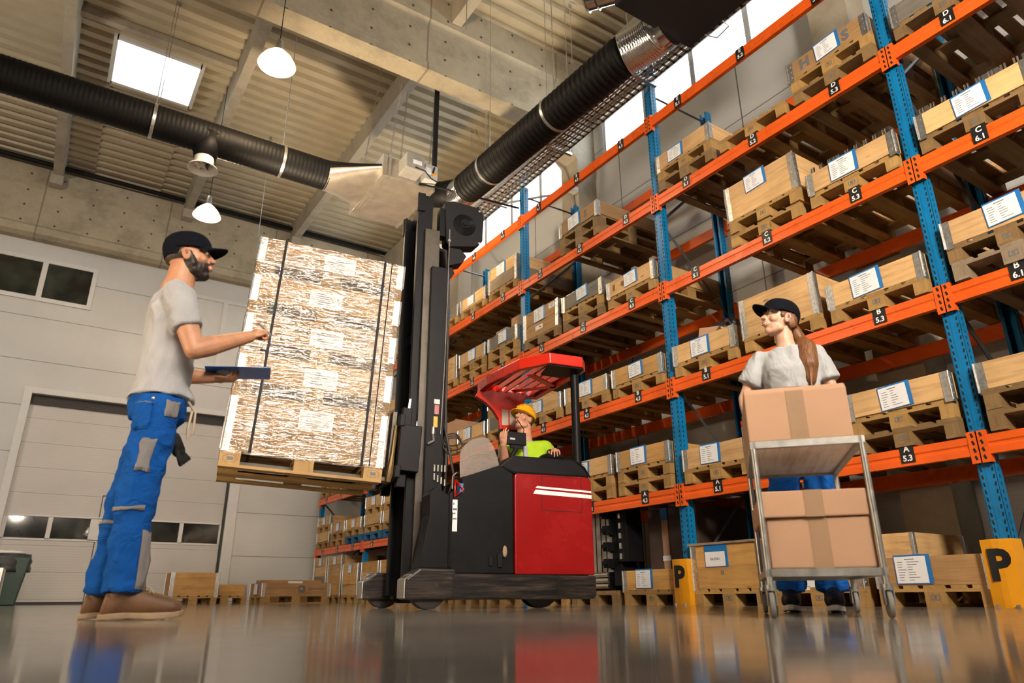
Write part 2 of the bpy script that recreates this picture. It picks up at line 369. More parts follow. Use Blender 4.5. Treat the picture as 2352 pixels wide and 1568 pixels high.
# right wall: panels below and above the clerestory, window band between
ZS, ZT = 7.12, 7.98
b = MB(); b.box(XR, XR + .2, YF, YB, 0, ZS); b.box(XR, XR + .2, YF, YB, ZT, 9.4)
wins = [(-1.2, 2.9), (3.62, 7.72), (8.6, 12.75), (13.5, 16.4)]
ys = [YF] + [v for w in wins for v in w] + [YB]
for i in range(0, len(ys), 2): b.box(XR, XR + .2, ys[i], ys[i + 1], ZS, ZT)
struct(b, 'wall_right', M['sidep'])
for i, (y0, y1) in enumerate(wins):
    w = MB(); n = 4 if y1 - y0 > 3.5 else 3; t = .045
    w.box(XR + .02, XR + .1, y0, y1, ZS, ZS + t); w.box(XR + .02, XR + .1, y0, y1, ZT - t, ZT)
    st = (y1 - y0) / n
    for k in range(n + 1):
        yy = y0 + k * st; w.box(XR + .02, XR + .1, max(y0, yy - t), min(y1, yy + t), ZS, ZT)
    o = struct(w, 'window_%d' % (i + 1), M['frame'])
    g = MB(); g.box(XR + .055, XR + .061, y0, y1, ZS, ZT); g.build('window_pane', M['glass'], o)
    struct(MB().box(XR - .06, XR + .02, y0 - .05, y1 + .05, ZT - .01, ZT + .05), 'trim_%d' % (i + 1), M['trimw'])
# far-off sides the camera does not look at (they close the hall)
struct(MB().box(XL - .2, XL, YF, YB, 0, 9.4), 'wall_left', M['farside'])
b = MB(); b.box(XL, XR, YF - .2, YF, 0, 4.7); b.box(XL, XR, YF - .2, YF, 5.5, 9.4)
fw = [(-3.6, -1.0), (.2, 2.8), (4.0, 6.4)]; xx = [XL] + [v for w in fw for v in w] + [XR]  # unseen windows added so bright bands reflect in the stretch film
for i in range(0, len(xx), 2): b.box(xx[i], xx[i + 1], YF - .2, YF, 4.7, 5.5)
struct(b, 'wall_front', M['farside'])
for i, (x0, x1) in enumerate(fw):
    w = MB(); xm = (x0 + x1) / 2
    for a, c, e, g in ((x0, x1, 4.7, 4.76), (x0, x1, 5.44, 5.5), (x0, x0 + .06, 4.7, 5.5), (x1 - .06, x1, 4.7, 5.5), (xm - .04, xm + .04, 4.7, 5.5)): w.box(a, c, YF - .12, YF - .04, e, g)
    o = struct(w, 'window_%d' % (i + 10), M['frame']); MB().box(x0, x1, YF - .085, YF - .08, 4.7, 5.5).build('window_pane', M['glass'], o)
# corrugated roof deck, with an opening for the skylight
SX0, SX1, SY0, SY1 = -.42, .95, 11.72, 12.98
b = MB(); zt, zb, p = 9.34, 9.25, .28
def deck(x0, x1, y0, y1):
    y = y0; prof = []
    while y < y1 - 1e-6:
        prof += [(y, zt), (y + .09, zt), (y + .12, zb), (y + .25, zb)]; y += p
    prof.append((min(y, y1 + .02), zt)); n = len(prof)
    b.add([(x0, a, z) for a, z in prof] + [(x1, a, z) for a, z in prof], [(i, i + 1, n + i + 1, n + i) for i in range(n - 1)])
deck(XL, SX0, YF, YB); deck(SX1, XR + .2, YF, YB); deck(SX0, SX1, YF, SY0); deck(SX0, SX1, SY1, YB)
b.box(XL - .2, SX0, YF - .2, YB + .4, 9.38, 9.5); b.box(SX1, XR + .3, YF - .2, YB + .4, 9.38, 9.5); b.box(SX0, SX1, YF - .2, SY0, 9.38, 9.5); b.box(SX0, SX1, SY1, YB + .4, 9.38, 9.5)
struct(b, 'ceiling', M['deck'], fix=False)
b = MB(); c = .05
b.box(SX0 - c, SX0 + .02, SY0 - c, SY1 + c, 9.18, 9.6); b.box(SX1 - .02, SX1 + c, SY0 - c, SY1 + c, 9.18, 9.6); b.box(SX0, SX1, SY0 - c, SY0 + .02, 9.18, 9.6); b.box(SX0, SX1, SY1 - .02, SY1 + c, 9.18, 9.6)
sk = struct(b, 'window_9', M['trimw']); MB().box(SX0, SX1, SY0, SY1, 9.55, 9.56).build('skylight_pane', M['glass'], sk)
# steel trimmers either side of the skylight, spanning between the purlins
for y in (SY0 - .45, SY1 + .3):
    struct(MB().box(-.98, 1.55, y, y + .12, 9.12, 9.26), 'ceiling_trim', M['concp'])
# precast purlins running the length of the hall
for x in (-6.4, -3.7, -1.08, 1.6, 4.18):
    for y0, y1 in ((-.1, 7.95), (8.45, YB - .3)):
        b = MB(); b.prism([(x - .085, 8.82), (x - .11, 9.27), (x + .11, 9.27), (x + .085, 8.82)], y0, y1, 'y')
        if y1 > 10: b.prism([(x - .12, 8.60), (x - .12, 8.82), (x + .12, 8.82), (x + .12, 8.60)], y1 - .28, y1 - .02, 'y')
        struct(b, 'concrete_purlin', M['concp'])
# dark cable run along the top of the back beam, and conduits on the purlins
struct(MB().cyl((XL, YB - .42, 9.1), (XR, YB - .42, 9.1), .05), 'ceiling_pipe', M['duct'])
# sectional door
b = MB(); b.box(DX0, DX1, YB + .14, YB + .2, 0, 1.22); b.box(DX0, DX1, YB + .14, YB + .2, 1.66, DZ)
gl = [(-.56, .12), (.2, .86), (1.13, 1.8), (1.9, 2.55), (2.63, 3.37)]; xs = [DX0] + [v for g in gl for v in g] + [DX1]
for i in range(0, len(xs), 2): b.box(xs[i], xs[i + 1], YB + .14, YB + .2, 1.22, 1.66)
d = struct(b, 'door_1', M['doorp'])
b = MB()
for x0, x1 in gl: b.box(x0, x1, YB + .17, YB + .18, 1.22, 1.66)
b.build('door_window_pane', M['dglass'], d)
b = MB(); b.box(DX0, DX1, YB + .125, YB + .14, 1.20, 1.235); b.box(DX0, DX1, YB + .125, YB + .14, 1.65, 1.685)
for i in range(0, len(xs), 2): b.box(xs[i], xs[i + 1], YB + .125, YB + .14, 1.22, 1.66)
b.build('door_window_frame', M['trimw'], d)
b = MB(); t = .012
b.box(.99, .99 + t, YB + .128, YB + .142, .05, 2.12); b.box(1.93, 1.93 + t, YB + .128, YB + .142, .05, 2.12); b.box(.99, 1.94, YB + .128, YB + .142, 2.12, 2.12 + t)
b.build('wicket_door_seam', M['hole'], d)
b = MB(); b.box(1.05, 1.17, YB + .09, YB + .13, .95, 1.0); b.build('door_handle', M['blk'], d)
struct(MB().box(DX0 - .14, DX0 - .001, YB - .03, YB - .001, 0, DZ + .12), 'trim_5', M['trimw']); struct(MB().box(DX1 + .001, DX1 + .22, YB - .03, YB - .001, 0, DZ + .12), 'trim_6', M['trimw'])
struct(MB().box(DX0 + .001, DX1 - .001, YB - .028, YB + .2, DZ + .001, DZ + .118), 'trim_7', M['trimw'])
struct(MB().box(DX0 + .002, DX1 - .06, YB + .1, YB + .135, DZ - .2, DZ - .002), 'trim_8', M['rubber'])
struct(MB().box(DX1 - .04, DX1 - .002, YB + .02, YB + .135, .002, DZ - .004), 'trim_9', M['rubber'])
struct(MB().box(DX0, DX1, YB + .09, YB + .15, 0, .05), 'trim_10', M['rubber'])
struct(MB().box(XL, DX0 - .14, YB - .015, YB, 0, .05), 'baseboard_back', M['rubber'])
# high windows in the back wall
def bwin(name, x0, x1, z0, z1, panes, m, fm):
    b = MB(); f = .09
    b.box(x0 - f, x1 + f, YB - .04, YB + .02, z0 - f, z0); b.box(x0 - f, x1 + f, YB - .04, YB + .02, z1, z1 + f)
    b.box(x0 - f, x0, YB - .04, YB + .02, z0, z1); b.box(x1, x1 + f, YB - .04, YB + .02, z0, z1)
    st = (x1 - x0) / panes
    for k in range(1, panes): b.box(x0 + k * st - .05, x0 + k * st + .05, YB - .04, YB + .02, z0, z1)
    o = struct(b, name, fm); MB().box(x0, x1, YB - .012, YB - .004, z0, z1).build('window_pane', m, o)
bwin('window_5', -1.82, -.03, 6.15, 6.95, 2, M['dglass'], M['trimw'])
M['cur'] = simple('pale_net_blind', (.62, .62, .60), .5, 0, .03)
bwin('window_6', 2.0, 3.62, 5.22, 6.85, 2, M['cur'], M['trimw'])

# ================================================================== CEILING SERVICES
# left duct: black fabric, runs across the hall at 6 m
def ribs(p0, p1, r, step, amp):
    p0, p1 = Vector(p0), Vector(p1); L = (p1 - p0).length; n = int(L / step) * 4; pts = []; rs = []
    for i in range(n + 1): pts.append(p0.lerp(p1, i / n)); rs.append(r + amp * (0, 1, 0, -1.6)[i % 4])
    return pts, rs
dl = empty('air_duct', (0, 0, 0), label='long black fabric air duct crossing the hall on the left under the roof', cat='duct')
b = MB(); p, r = ribs((-8.9, 9.0, 6.0), (2.62, 9.0, 6.0), .225, .055, .0016); b.tube(p, r, 28); b.build('duct_sleeve', M['duct'], dl, smooth=True)
b = MB(); n = 20                                                   # boot: black flexible collar and metal transition into the heater
rg = []
for k in range(7):
    t = k / 6; x = 2.6 + t * .72; rg.append(((x, 9.0 + .17 * t, 6.0 + .16 * t), (0, .225 + t * .42, 0), (0, 0, .225 - t * .07)))
b = MB(); b.loft(rg, 28, cap=False)
trn = b.build('duct_transition', [M['duct'], M['sheet']], dl, smooth=True)
for f in trn.data.polygons:
    if f.center.z < 6.02 + (f.center.x - 2.6) * .17: f.material_index = 1
for x in (.27, 1.95, -1.6, -3.4):
    b = MB(); b.lathe([(.232, -.02), (.236, -.02), (.236, .02), (.232, .02)], (x, 9, 6), 28, axis=(1, 0, 0)); b.build('duct_hanger_band', M['galv'], dl, smooth='auto')
    MB().cyl((x, 9, 6.22), (x, 9, 9.26), .006, n=6).build('hanger_rod', M['galv'], dl)
b = MB(); c = Vector((.93, 8.98, 5.8)); b.tube([(.98, 9, 5.98), (.95, 8.99, 5.8), (.95, 8.98, 5.66)], [.24, .17, .135], 20)
b.build('duct_boot', M['duct'], dl, smooth=True)
b = MB(); b.cyl((.95, 8.98, 5.68), (.95, 8.98, 5.56), .125, n=24, cap=False); b.lathe([(.125, 0), (.13, -.03), (.19, -.07), (.195, -.085), (.17, -.08), (.12, -.03)], (.95, 8.98, 5.58), 28)
df = b.build('air_diffuser', M['pvc'], dl, smooth='auto')
b = MB()
for k in range(6):
    a = k * math.tau / 6; cx, sx = math.cos(a), math.sin(a)
    b.add([(.95 + cx * .02, 8.98 + sx * .02, 5.56), (.95 + cx * .12 - sx * .03, 8.98 + sx * .12 + cx * .03, 5.585), (.95 + cx * .12 + sx * .03, 8.98 + sx * .12 - cx * .03, 5.54)], [(0, 1, 2)])
b.cyl((.95, 8.98, 5.58), (.95, 8.98, 5.53), .03, n=12); b.build('swirl_vanes', M['pvc'], df)
# heater hanging in the middle
ht = empty('unit_heater', (0, 0, 0), label='flat sheet-metal air heater on chains above the forklift mast', cat='heater')
b = MB(); b.box(3.36, 4.14, 8.52, 9.86, 6.0, 6.34); b.build('casing', M['sheet'], ht, bevel=.01)
b = MB(); b.box(3.30, 3.37, 8.50, 9.88, 5.985, 6.36); b.box(3.40, 3.43, 8.49, 9.89, 5.99, 6.37); b.box(4.13, 4.17, 8.5, 9.88, 5.985, 6.36); b.build('casing_flange', M['sheet'], ht, bevel=.004)
b = MB(); b.box(3.55, 3.85, 8.22, 8.52, 6.06, 6.32); cb = b.build('control_box', simple('grey_control_box', (.3, .29, .27), .4), ht, bevel=.012)
MB().box(3.66, 3.8, 8.214, 8.221, 6.16, 6.22).build('rating_sticker', M['white'], cb)
b = MB(); b.box(3.92, 4.13, 8.34, 8.52, 6.05, 6.32); tb = b.build('terminal_box', simple('pale_terminal_box', (.5, .5, .48), .4), ht, bevel=.01)
MB().box(3.94, 4.02, 8.333, 8.341, 6.15, 6.25).box(4.03, 4.1, 8.333, 8.341, 6.15, 6.2, 1).build('warning_sticker', [M['white'], M['yellow']], tb)
for x, y in ((3.42, 8.56), (4.08, 8.56), (3.42, 9.8), (4.08, 9.8)):
    b = MB(); n = 60; z0 = 6.35; z1 = 9.2; x2 = x + (.12 if x > 3.7 else .25)
    for k in range(n):
        t0 = k / n; t1 = (k + 1.25) / n; w = .011
        A = Vector((x + (x2 - x) * t0, y, z0 + (z1 - z0) * t0)); B = Vector((x + (x2 - x) * t1, y, z0 + (z1 - z0) * t1)); off = Vector((w, 0, 0)) if k % 2 else Vector((0, w, 0))
        b.tube([A - off, B - off], .0035, 5); b.tube([A + off, B + off], .0035, 5)
    b.build('hanging_chain', M['galv'], ht)
b = MB(); b.tube([(4.17, 8.9, 6.15), (4.45, 8.75, 6.15), (4.58, 8.5, 6.1)], [.2, .215, .225], 22); b.build('outlet_sleeve', M['duct'], ht, smooth=True)
b = MB(); b.box(4.10, 4.16, 8.44, 8.5, 6.4, 9.2); b.build('black_cable_duct', M['duct'], ht)
b = MB(); b.tube([(3.9, 8.5, 6.03), (4.3, 8.3, 5.95), (5.3, 7.84, 5.72)], .016, 8); b.tube([(4.13, 8.47, 6.4), (4.05, 8.3, 6.25), (4.0, 8.24, 6.12)], .014, 8); b.tube([(3.7, 8.22, 6.1), (3.8, 8.1, 6.0), (3.95, 8.2, 5.98), (4.1, 8.3, 6.02)], .009, 6)
b.build('power_cable', M['blkp'], ht, smooth=True)
# right duct with shiny flexible ends
dr = empty('air_duct', (0, 0, 0), label='ribbed black air duct hanging above the top rack beams, silver flexible ends', cat='duct')
b = MB(); p, r = ribs((4.57, 8.2, 6.02), (4.71, 4.72, 6.02), .235, .085, .010); b.tube(p, r, 30); b.build('duct_sleeve', M['duct'], dr, smooth=True)
b = MB(); pts = []; rs = []
for k in range(53):
    t = k / 52; pts.append((4.71 + .13 * math.sin(t * 1.5), 4.74 - .42 * t, 6.02 + .06 * t)); rs.append(.24 + (0, .009, 0, -.009)[k % 4])
b.tube(pts, rs, 30); b.build('flexible_sleeve', M['silver'], dr, smooth=True)
b = MB(); pts = []; rs = []
for k in range(41):
    t = k / 40; pts.append((4.57 + .03 * t, 8.18 + .34 * math.sin(t * 1.45), 6.02 + .06 * t)); rs.append(.232 + (0, .009, 0, -.009)[k % 4])
b.tube(pts, rs, 30); b.build('flexible_sleeve', M['silver'], dr, smooth=True)
for t in (.18, .62):
    p = Vector((4.57, 8.2, 6.02)).lerp(Vector((4.71, 4.72, 6.02)), t)
    b = MB(); b.lathe([(.242, -.022), (.247, -.022), (.247, .022), (.242, .022)], p, 28, axis=(.04, -1, 0)); b.build('duct_hanger_band', M['galv'], dr, smooth='auto')
    MB().cyl((p.x, p.y, 6.26), (p.x, p.y, 9.26), .006, n=6).build('hanger_rod', M['galv'], dr)
# plenum box
pl = empty('air_plenum', (0, 0, 0), label='big black plenum box hung under the roof beside the clerestory windows', cat='plenum box')
b = MB(); b.box(4.12, 5.25, 2.7, 4.24, 6.0, 6.75); b.build('box_body', simple('matt_black_sheet', (.008, .008, .009), .7), pl, bevel=.01)
b = MB(); b.cyl((4.9, 4.22, 6.1), (4.87, 4.45, 6.08), .22, n=28); b.build('outlet_spigot', M['silver'], pl, smooth='auto')
b = MB(); b.cyl((4.2, 4.2, 6.3), (4.0, 4.55, 6.35), .17, n=28); b.lathe([(.17, 0), (.185, .01), (.17, .02)], (4.07, 4.43, 6.33), 28, axis=(-.5, .86, .1)); b.lathe([(.17, 0), (.185, .01), (.17, .02)], (4.01, 4.53, 6.345), 28, axis=(-.5, .86, .1)); b.build('open_spigot', M['silver'], pl, smooth='auto')
b = MB(); b.tube([(5.24, 3.75, 6.0), (5.3, 3.72, 5.93), (5.32, 3.9, 5.92), (5.24, 4.0, 6.0)], .008, 6); b.build('loose_wire', M['pipe'], pl)
for x, y in ((4.2, 2.9), (5.1, 2.9), (4.2, 4.15), (5.1, 4.15)): MB().cyl((x, y, 6.74), (x, y, 9.26), .007, n=6).build('hanger_rod', M['galv'], pl)
# cable tray beside the duct
ct = empty('cable_tray', (0, 0, 0), label='perforated galvanised cable tray hanging between the duct and the windows', cat='cable tray')
b = MB(); x0, x1, z = 5.0, 5.3, 6.03
b.box(x0, x0 + .004, 3.4, 9.6, z, z + .07); b.box(x1, x1 + .004, 3.4, 9.6, z, z + .07); y = 3.4
while y < 9.6:
    b.box(x0, x1, y, y + .035, z, z + .003); b.box(x0 + .09, x0 + .115, y, y + .1, z, z + .003); b.box(x0 + .19, x0 + .215, y, y + .1, z, z + .003); b.box(x0, x0 + .03, y, y + .1, z, z + .003); b.box(x1 - .03, x1, y, y + .1, z, z + .003); y += .1
b.build('tray_bed', M['galv'], ct)
for y in (4.9, 6.6, 8.3):
    MB().box(x0 - .06, x1 + .08, y, y + .04, z - .04, z).build('tray_support', M['galv'], ct)
    MB().cyl((x0 - .03, y + .02, z), (x0 - .03, y + .02, 9.26), .006, n=6).cyl((x1 + .06, y + .02, z), (x1 + .06, y + .02, 9.26), .006, n=6).build('hanger_rod', M['galv'], ct)
b = MB()
for k in range(3): b.tube([(x0 + .06 + .05 * k, 3.4, z + .02), (x0 + .08 + .05 * k, 6.5, z + .022), (x0 + .06 + .05 * k, 9.6, z + .02)], .012, 6)
b.build('laid_cable', M['pipe'], ct)
b = MB(); b.tube([(5.31, 8.3, 6.04), (5.9, 8.2, 6.3), (6.5, 8.1, 6.55), (6.58, 8.05, 6.2), (6.58, 8.05, 5.2)], .02, 8); b.build('drop_conduit', M['pipe'], ct, smooth=True)
# free hanging sprinkler rods
for i, (x, y) in enumerate(((5.55, 9.2), (6.0, 10.6), (3.4, 6.2), (5.7, 6.9), (2.6, 13.2), (4.9, 12.4), (.35, 10.3))):
    o = MB().cyl((x, y, 8.0 if i % 2 else 6.9), (x, y, 9.26), .006, n=6).box(x - .03, x + .03, y - .01, y + .01, 9.1, 9.2).build('hanging_rod', M['galv'])
    tag(o, 'thin threaded rod hanging free from the corrugated roof', 'rod', 'free hanging rods under the roof')
# emergency light on the column
e = empty('emergency_light', (6.58, 8.0, 6.55), label='small box lamp fixed to the concrete column behind the top rack beams', cat='lamp')
MB().box(-.2, 0, -.06, .06, -.05, .04).build('lamp_housing', M['pvc'], e, bevel=.01)
# pendant lamps
def lamp(x, y, z, label):
    e = empty('pendant_lamp', (x, y, z), label=label, cat='lamp')
    MB().cyl((0, 0, .3), (0, 0, 9.26 - z), .006, n=6).build('cord', M['blkp'], e)
    MB().lathe([(0, .36), (.03, .36), (.045, .32), (.055, .2), (.05, .16), (0, .16)], n=20).build('socket', M['galv'], e, smooth='auto')
    b = MB(); b.lathe([(.05, .19), (.1, .15), (.18, .06), (.225, -.02), (.235, -.05), (.225, -.05), (.215, -.02), (.17, .05), (.09, .135), (.04, .17)], n=32)
    b.build('lamp_shade', M['lampglass'], e, smooth=True)
    b = MB(); b.ball((0, 0, .05), (.055, .055, .08), 16); b.build('bulb', M['bulb'], e, smooth=True)
    L = D.lights.new('pendant_light', 'POINT'); L.energy = LAMP_W; L.color = (1, .74, .45); L.shadow_soft_size = .06
    lo = D.objects.new('pendant_light', L); COL.objects.link(lo); lo.location = (0, 0, -.06); lo.parent = e
LAMP_W = 220
def lampglass():
    t = NT('glowing_lamp_shade'); t.color((.85, .8, .7)); t.set(Roughness=.3); t.b.inputs['Emission Color'].default_value = (1, .72, .42, 1); t.b.inputs['Emission Strength'].default_value = 2.2; return t.mat
M['lampglass'] = lampglass()
lamp(1.45, 7.62, 6.5, 'bright bell-shaped pendant lamp between the skylight and the concrete beam')
lamp(1.47, 12.07, 6.5, 'small lit pendant lamp hanging low above the wall near the round diffuser')
# ================================================================== PALLETS, COLLARS
def pallet_proto(light=False):
    bx = [(-.6, -.455), (-.0725, .0725), (.455, .6)]; by = [(-.4, -.3), (-.0725, .0725), (.3, .4)]
    e = empty('pallet') if not light else None
    def deckmb(b):
        for x0, x1 in bx: b.box(x0, x1, -.4, .4, .100, .122, 1)
        for y0, y1 in ((-.4, -.255), (-.215, -.115), (-.0725, .0725), (.115, .215), (.255, .4)): b.box(-.6, .6, y0, y1, .122, .144, 0)
        return b
    if light:
        b = deckmb(MB())
        for y0, y1 in by:
            b.box(-.6, .6, y0, y1, 0, .022)
            for x0, x1 in bx: b.box(x0, x1, y0, y1, .022, .1, 1)
        return b.build('pallet', [M['wx'], M['wy']])
    deckmb(MB()).build('deck', [M['wx'], M['wy']], e)
    for y0, y1 in by:
        MB().box(-.6, .6, y0, y1, 0, .022).build('runner', M['wx'], e)
        for j, (x0, x1) in enumerate(bx):
            b = MB(); b.box(x0, x1, y0, y1, .022, .1)
            if j == 0 and abs(y0 + .0725) < .01:      # stamp burnt into the middle front block
                for q in ((-.03, .03, .045, .05), (-.03, .03, .078, .083), (-.03, -.025, .045, .083), (.025, .03, .045, .083), (-.01, .012, .055, .075)): b.box(x0 - .001, x0, q[0], q[1], q[2], q[3], 1)
            b.build('block', [M['wz'], M['ink']], e)
    return e
def hinge_mb(b, sx, sy, h):
    x = .601 * sx; y = .401 * sy
    b.box(min(x, x + .003 * sx), max(x, x + .003 * sx), min(y, y - .055 * sy), max(y, y - .055 * sy), -.03, h)
    b.box(min(x, x - .055 * sx), max(x, x - .055 * sx), min(y, y + .003 * sy), max(y, y + .003 * sy), -.03, h)
    b.cyl((x + .004 * sx, y + .004 * sy, -.02), (x + .004 * sx, y + .004 * sy, h), .009, n=8)
    for z in (.03, .09, .15):
        b.cyl((x, y - .03 * sy, z), (x + .007 * sx, y - .03 * sy, z), .009, n=8); b.cyl((x - .03 * sx, y, z), (x - .03 * sx, y + .007 * sy, z), .009, n=8)
    return b
def collar_proto(light=False, L=1.2, W=.8):
    h = .195; t = .02; e = empty('pallet_collar') if not light else None
    if light:
        b = MB(); b.box(-.6, -.58, -.4, .4, 0, h, 1); b.box(.58, .6, -.4, .4, 0, h, 1); b.box(-.58, .58, -.4, -.38, 0, h, 0); b.box(-.58, .58, .38, .4, 0, h, 0)
        o = b.build('pallet_collar', [M['wx'], M['wy']]); 
        for sx in (-1, 1):
            for sy in (-1, 1): hinge_mb(MB(), sx, sy, h).build('hinge', M['galv'], o)
        return o
    for s in (-1, 1):
        MB().box(min(s * .6, s * .58), max(s * .6, s * .58), -.4, .4, 0, h).build('end_board', M['wy'], e, bevel=.003)
        MB().box(-.58, .58, min(s * .4, s * .38), max(s * .4, s * .38), 0, h).build('side_board', M['wx'], e, bevel=.003)
        for q in (-1, 1): hinge_mb(MB(), s, q, h).build('hinge', M['galv'], e)
    return e
def pocket_mb(w=.25, h=.2, lines=7, txt=None, low=False):
    """blue plastic pocket with its sheet, in text orientation (x right, y up, z out)"""
    b = MB(); b.box(-w / 2, w / 2, -h / 2, h / 2, 0, .003, 0)
    y1 = h / 2 - (.075 if txt == 'RAZNO' else .012)
    p = MB(); p.box(-w / 2 + .006, w / 2 - .03, -h / 2 + .006, y1, .003, .0045, 0)
    if txt: text_mb(p, txt, .032 if txt == 'RAZNO' else .02, Matrix.Translation((-.012, -h / 2 + .006 + (y1 + h / 2) / 2 - .004, .0047)), 1, .01)
    else:
        rnd = random.Random(lines)
        p.box(-.05, .02, y1 - .022, y1 - .016, .0045, .005, 1)
        for k in range(lines):
            yy = y1 - .04 - k * (h - .06) / lines
            p.box(-w / 2 + .025, -w / 2 + .025 + rnd.uniform(.03, .06), yy, yy + .004, .0045, .005, 1)
            p.box(-w / 2 + .095, -w / 2 + .095 + rnd.uniform(.02, .09), yy, yy + .004, .0045, .005, 1)
    return b, p
POCK = {}
def add_pocket(parent, y=0, z=.1, key='a', tilt=0, x=-.604):
    if key not in POCK:
        w, h, ln, tx = {'a': (.25, .19, 7, None), 'b': (.23, .17, 5, None), 'c': (.2, .17, 2, None), 'w': (.26, .2, 8, None), 'r': (.27, .21, 0, 'RAZNO')}[key]
        b, p = pocket_mb(w, h, ln, tx); POCK[key] = (b.mesh('document_pocket', M['bluepaper']), p.mesh('paper_sheet', [M['white'], M['ink']]))
    o = D.objects.new('document_pocket', POCK[key][0]); COL.objects.link(o); o.parent = parent
    o.matrix_local = Matrix.Translation((x, y, z)) @ FRONT @ Matrix.Rotation(tilt, 4, 'Z')
    p = D.objects.new('paper_sheet', POCK[key][1]); COL.objects.link(p); p.parent = o
def stencil(parent, s, y, z, size=.12, m='ink', x=-.6015, bold=.045):
    b = MB(); text_mb(b, s, size, on_front(x, y, z), 0, bold); o = b.build('stencil_lettering', M[m], parent, fix=False); return o
PP, PL_, CP, CL_ = pallet_proto(), pallet_proto(True), collar_proto(), collar_proto(True)
PAL_N = {PP: 0, PL_: 0}; used = set()
def place(proto, x, y, z, rz, color, label, cat, group=None):
    o = proto if proto not in used else copy_tree(proto)
    if proto not in used: used.add(proto)
    for k in ('label', 'category', 'group'):
        if k in o: del o[k]
    # a fresh copy must not carry pockets added to the prototype: prototypes are kept clean below
    o.location = (x, y, z); o.rotation_euler.z = rz; tint(o, color); tag(o, label, cat, group); return o
# keep pristine prototypes: first real use is also a copy, the prototypes themselves are dropped at the end
used |= {PP, PL_, CP, CL_}
def pallet(x, y, z, rz, label, color=PAL, light=False, group='wooden pallets'):
    return place(PL_ if light else PP, x, y, z, rz, color, label, 'pallet', group)
def collar(x, y, z, rz, label, color=PINE, light=False, group='wooden pallet collars'):
    return place(CL_ if light else CP, x, y, z, rz, color, label, 'crate', group)

# ================================================================== THE RACK
XF = 5.344; XB = 6.44; UY = {6: 2.24, 5: 5.04, 4: 7.84, 3: 10.64, 2: 13.44, 1: 16.24, 7: -.56}
LV = {'A': 1.045, 'B': 2.155, 'C': 3.272, 'D': 4.387, 'E': 5.489}; BH = .078
TOP = {k: v + BH for k, v in LV.items()}; TOP['F'] = 0.0
rack = empty('pallet_rack', (0, 0, 0), label='long blue and orange pallet rack filling the right side of the hall', cat='rack')
def upright(x, y, flip=1):
    b = MB(); w = .053; d = .07 * flip
    b.box(x, x + .003 * flip, y - w, y + w, 0, 6.09) if flip > 0 else b.box(x - .003, x, y - w, y + w, 0, 6.09)
    for s in (-1, 1):
        b.box(min(x, x + d), max(x, x + d), y + s * w - .003, y + s * w + .003, 0, 6.09)
        b.box(min(x + d, x + d * 1.3), max(x + d, x + d * 1.3), y + s * (w - .012) - .012, y + s * (w - .012) + .012, 0, 6.09)
    b.box(x - .003 * flip if flip > 0 else x, x + .001, y - .012, y + .012, 0, 6.09)
    z = .12
    while z < 6.05:                                        # teardrop slots
        for s in (-1, 1):
            xx = x - .0015 if flip > 0 else x + .0005
            b.add([(xx, y + s * .034 - .006, z), (xx, y + s * .034 + .006, z), (xx, y + s * .034 + .004 * s + .005, z + .028), (xx, y + s * .034 + .004 * s - .005, z + .028)], [(0, 1, 2, 3)], 1)
            b.add([(x + d * .5 - .007, y + s * (w + .0035), z), (x + d * .5 + .007, y + s * (w + .0035), z), (x + d * .5 + .005, y + s * (w + .0035), z + .026), (x + d * .5 - .005, y + s * (w + .0035), z + .026)], [(0, 1, 2, 3)], 1)
        z += .05
    b.box(x - .02, x + .1 * flip, y - .07, y + .07, 0, .008) if flip > 0 else b.box(x - .1, x + .02, y - .07, y + .07, 0, .008)
    return b
pf = upright(0, 0, 1).mesh('upright', [M['blue'], M['hole']]); pb = upright(0, 0, -1).mesh('upright', [M['blue'], M['hole']])
bd1 = MB().cyl((.05, 0, 0), (1.05, 0, .95), .017, n=4).mesh('brace', M['darkbrace']); bd2 = MB().cyl((1.05, 0, 0), (.05, 0, .95), .017, n=4).mesh('brace', M['darkbrace']); bh = MB().cyl((.05, 0, 0), (1.05, 0, 0), .017, n=4).mesh('brace', M['darkbrace'])
for k, y in UY.items():
    parts_ = [(pf, XF, 'upright', 0), (pb, XB, 'upright', 0), (bh, XF, 'brace', .2), (bh, XF, 'brace', 5.95)] + [((bd1, bd2)[n % 2], XF, 'brace', .25 + n * .98) for n in range(5)]
    for me, x, nm, z in parts_:
        o = D.objects.new(nm, me); COL.objects.link(o); o.location = (x, y, z); o.parent = rack
def beam_mb():
    b = MB(); h = .066; L = 2.69 / 2
    b.prism([(-.035, -h), (-.035, -h * .25), (-.028, -h * .1), (-.028, h * .1), (-.035, h * .25), (-.035, h), (.012, h), (.012, -h)], -L, L, 'y')
    return b
def conn_mb(s):
    b = MB()
    if 1:
        y = s * 1.372; b.box(-.040, -.034, y - .032, y + .032, -.12, .1, 0); b.box(-.038, .012, y + s * -.032 - .003, y + s * -.032 + .003, -.12, .1, 0)
        for k in range(4): 
            z = -.095 + k * .052; b.add([(-.0405, y - .012, z), (-.0405, y + .004, z - .006), (-.0405, y + .012, z + .022), (-.0405, y - .002, z + .03)], [(0, 1, 2, 3)], 1)
    return b
bm_ = beam_mb().mesh('beam', M['orange']); cm_ = [conn_mb(s).mesh('beam_connector', [M['orange'], M['hole']]) for s in (-1, 1)]
bm_.shade_smooth(); bm_.set_sharp_from_angle(angle=R(20))
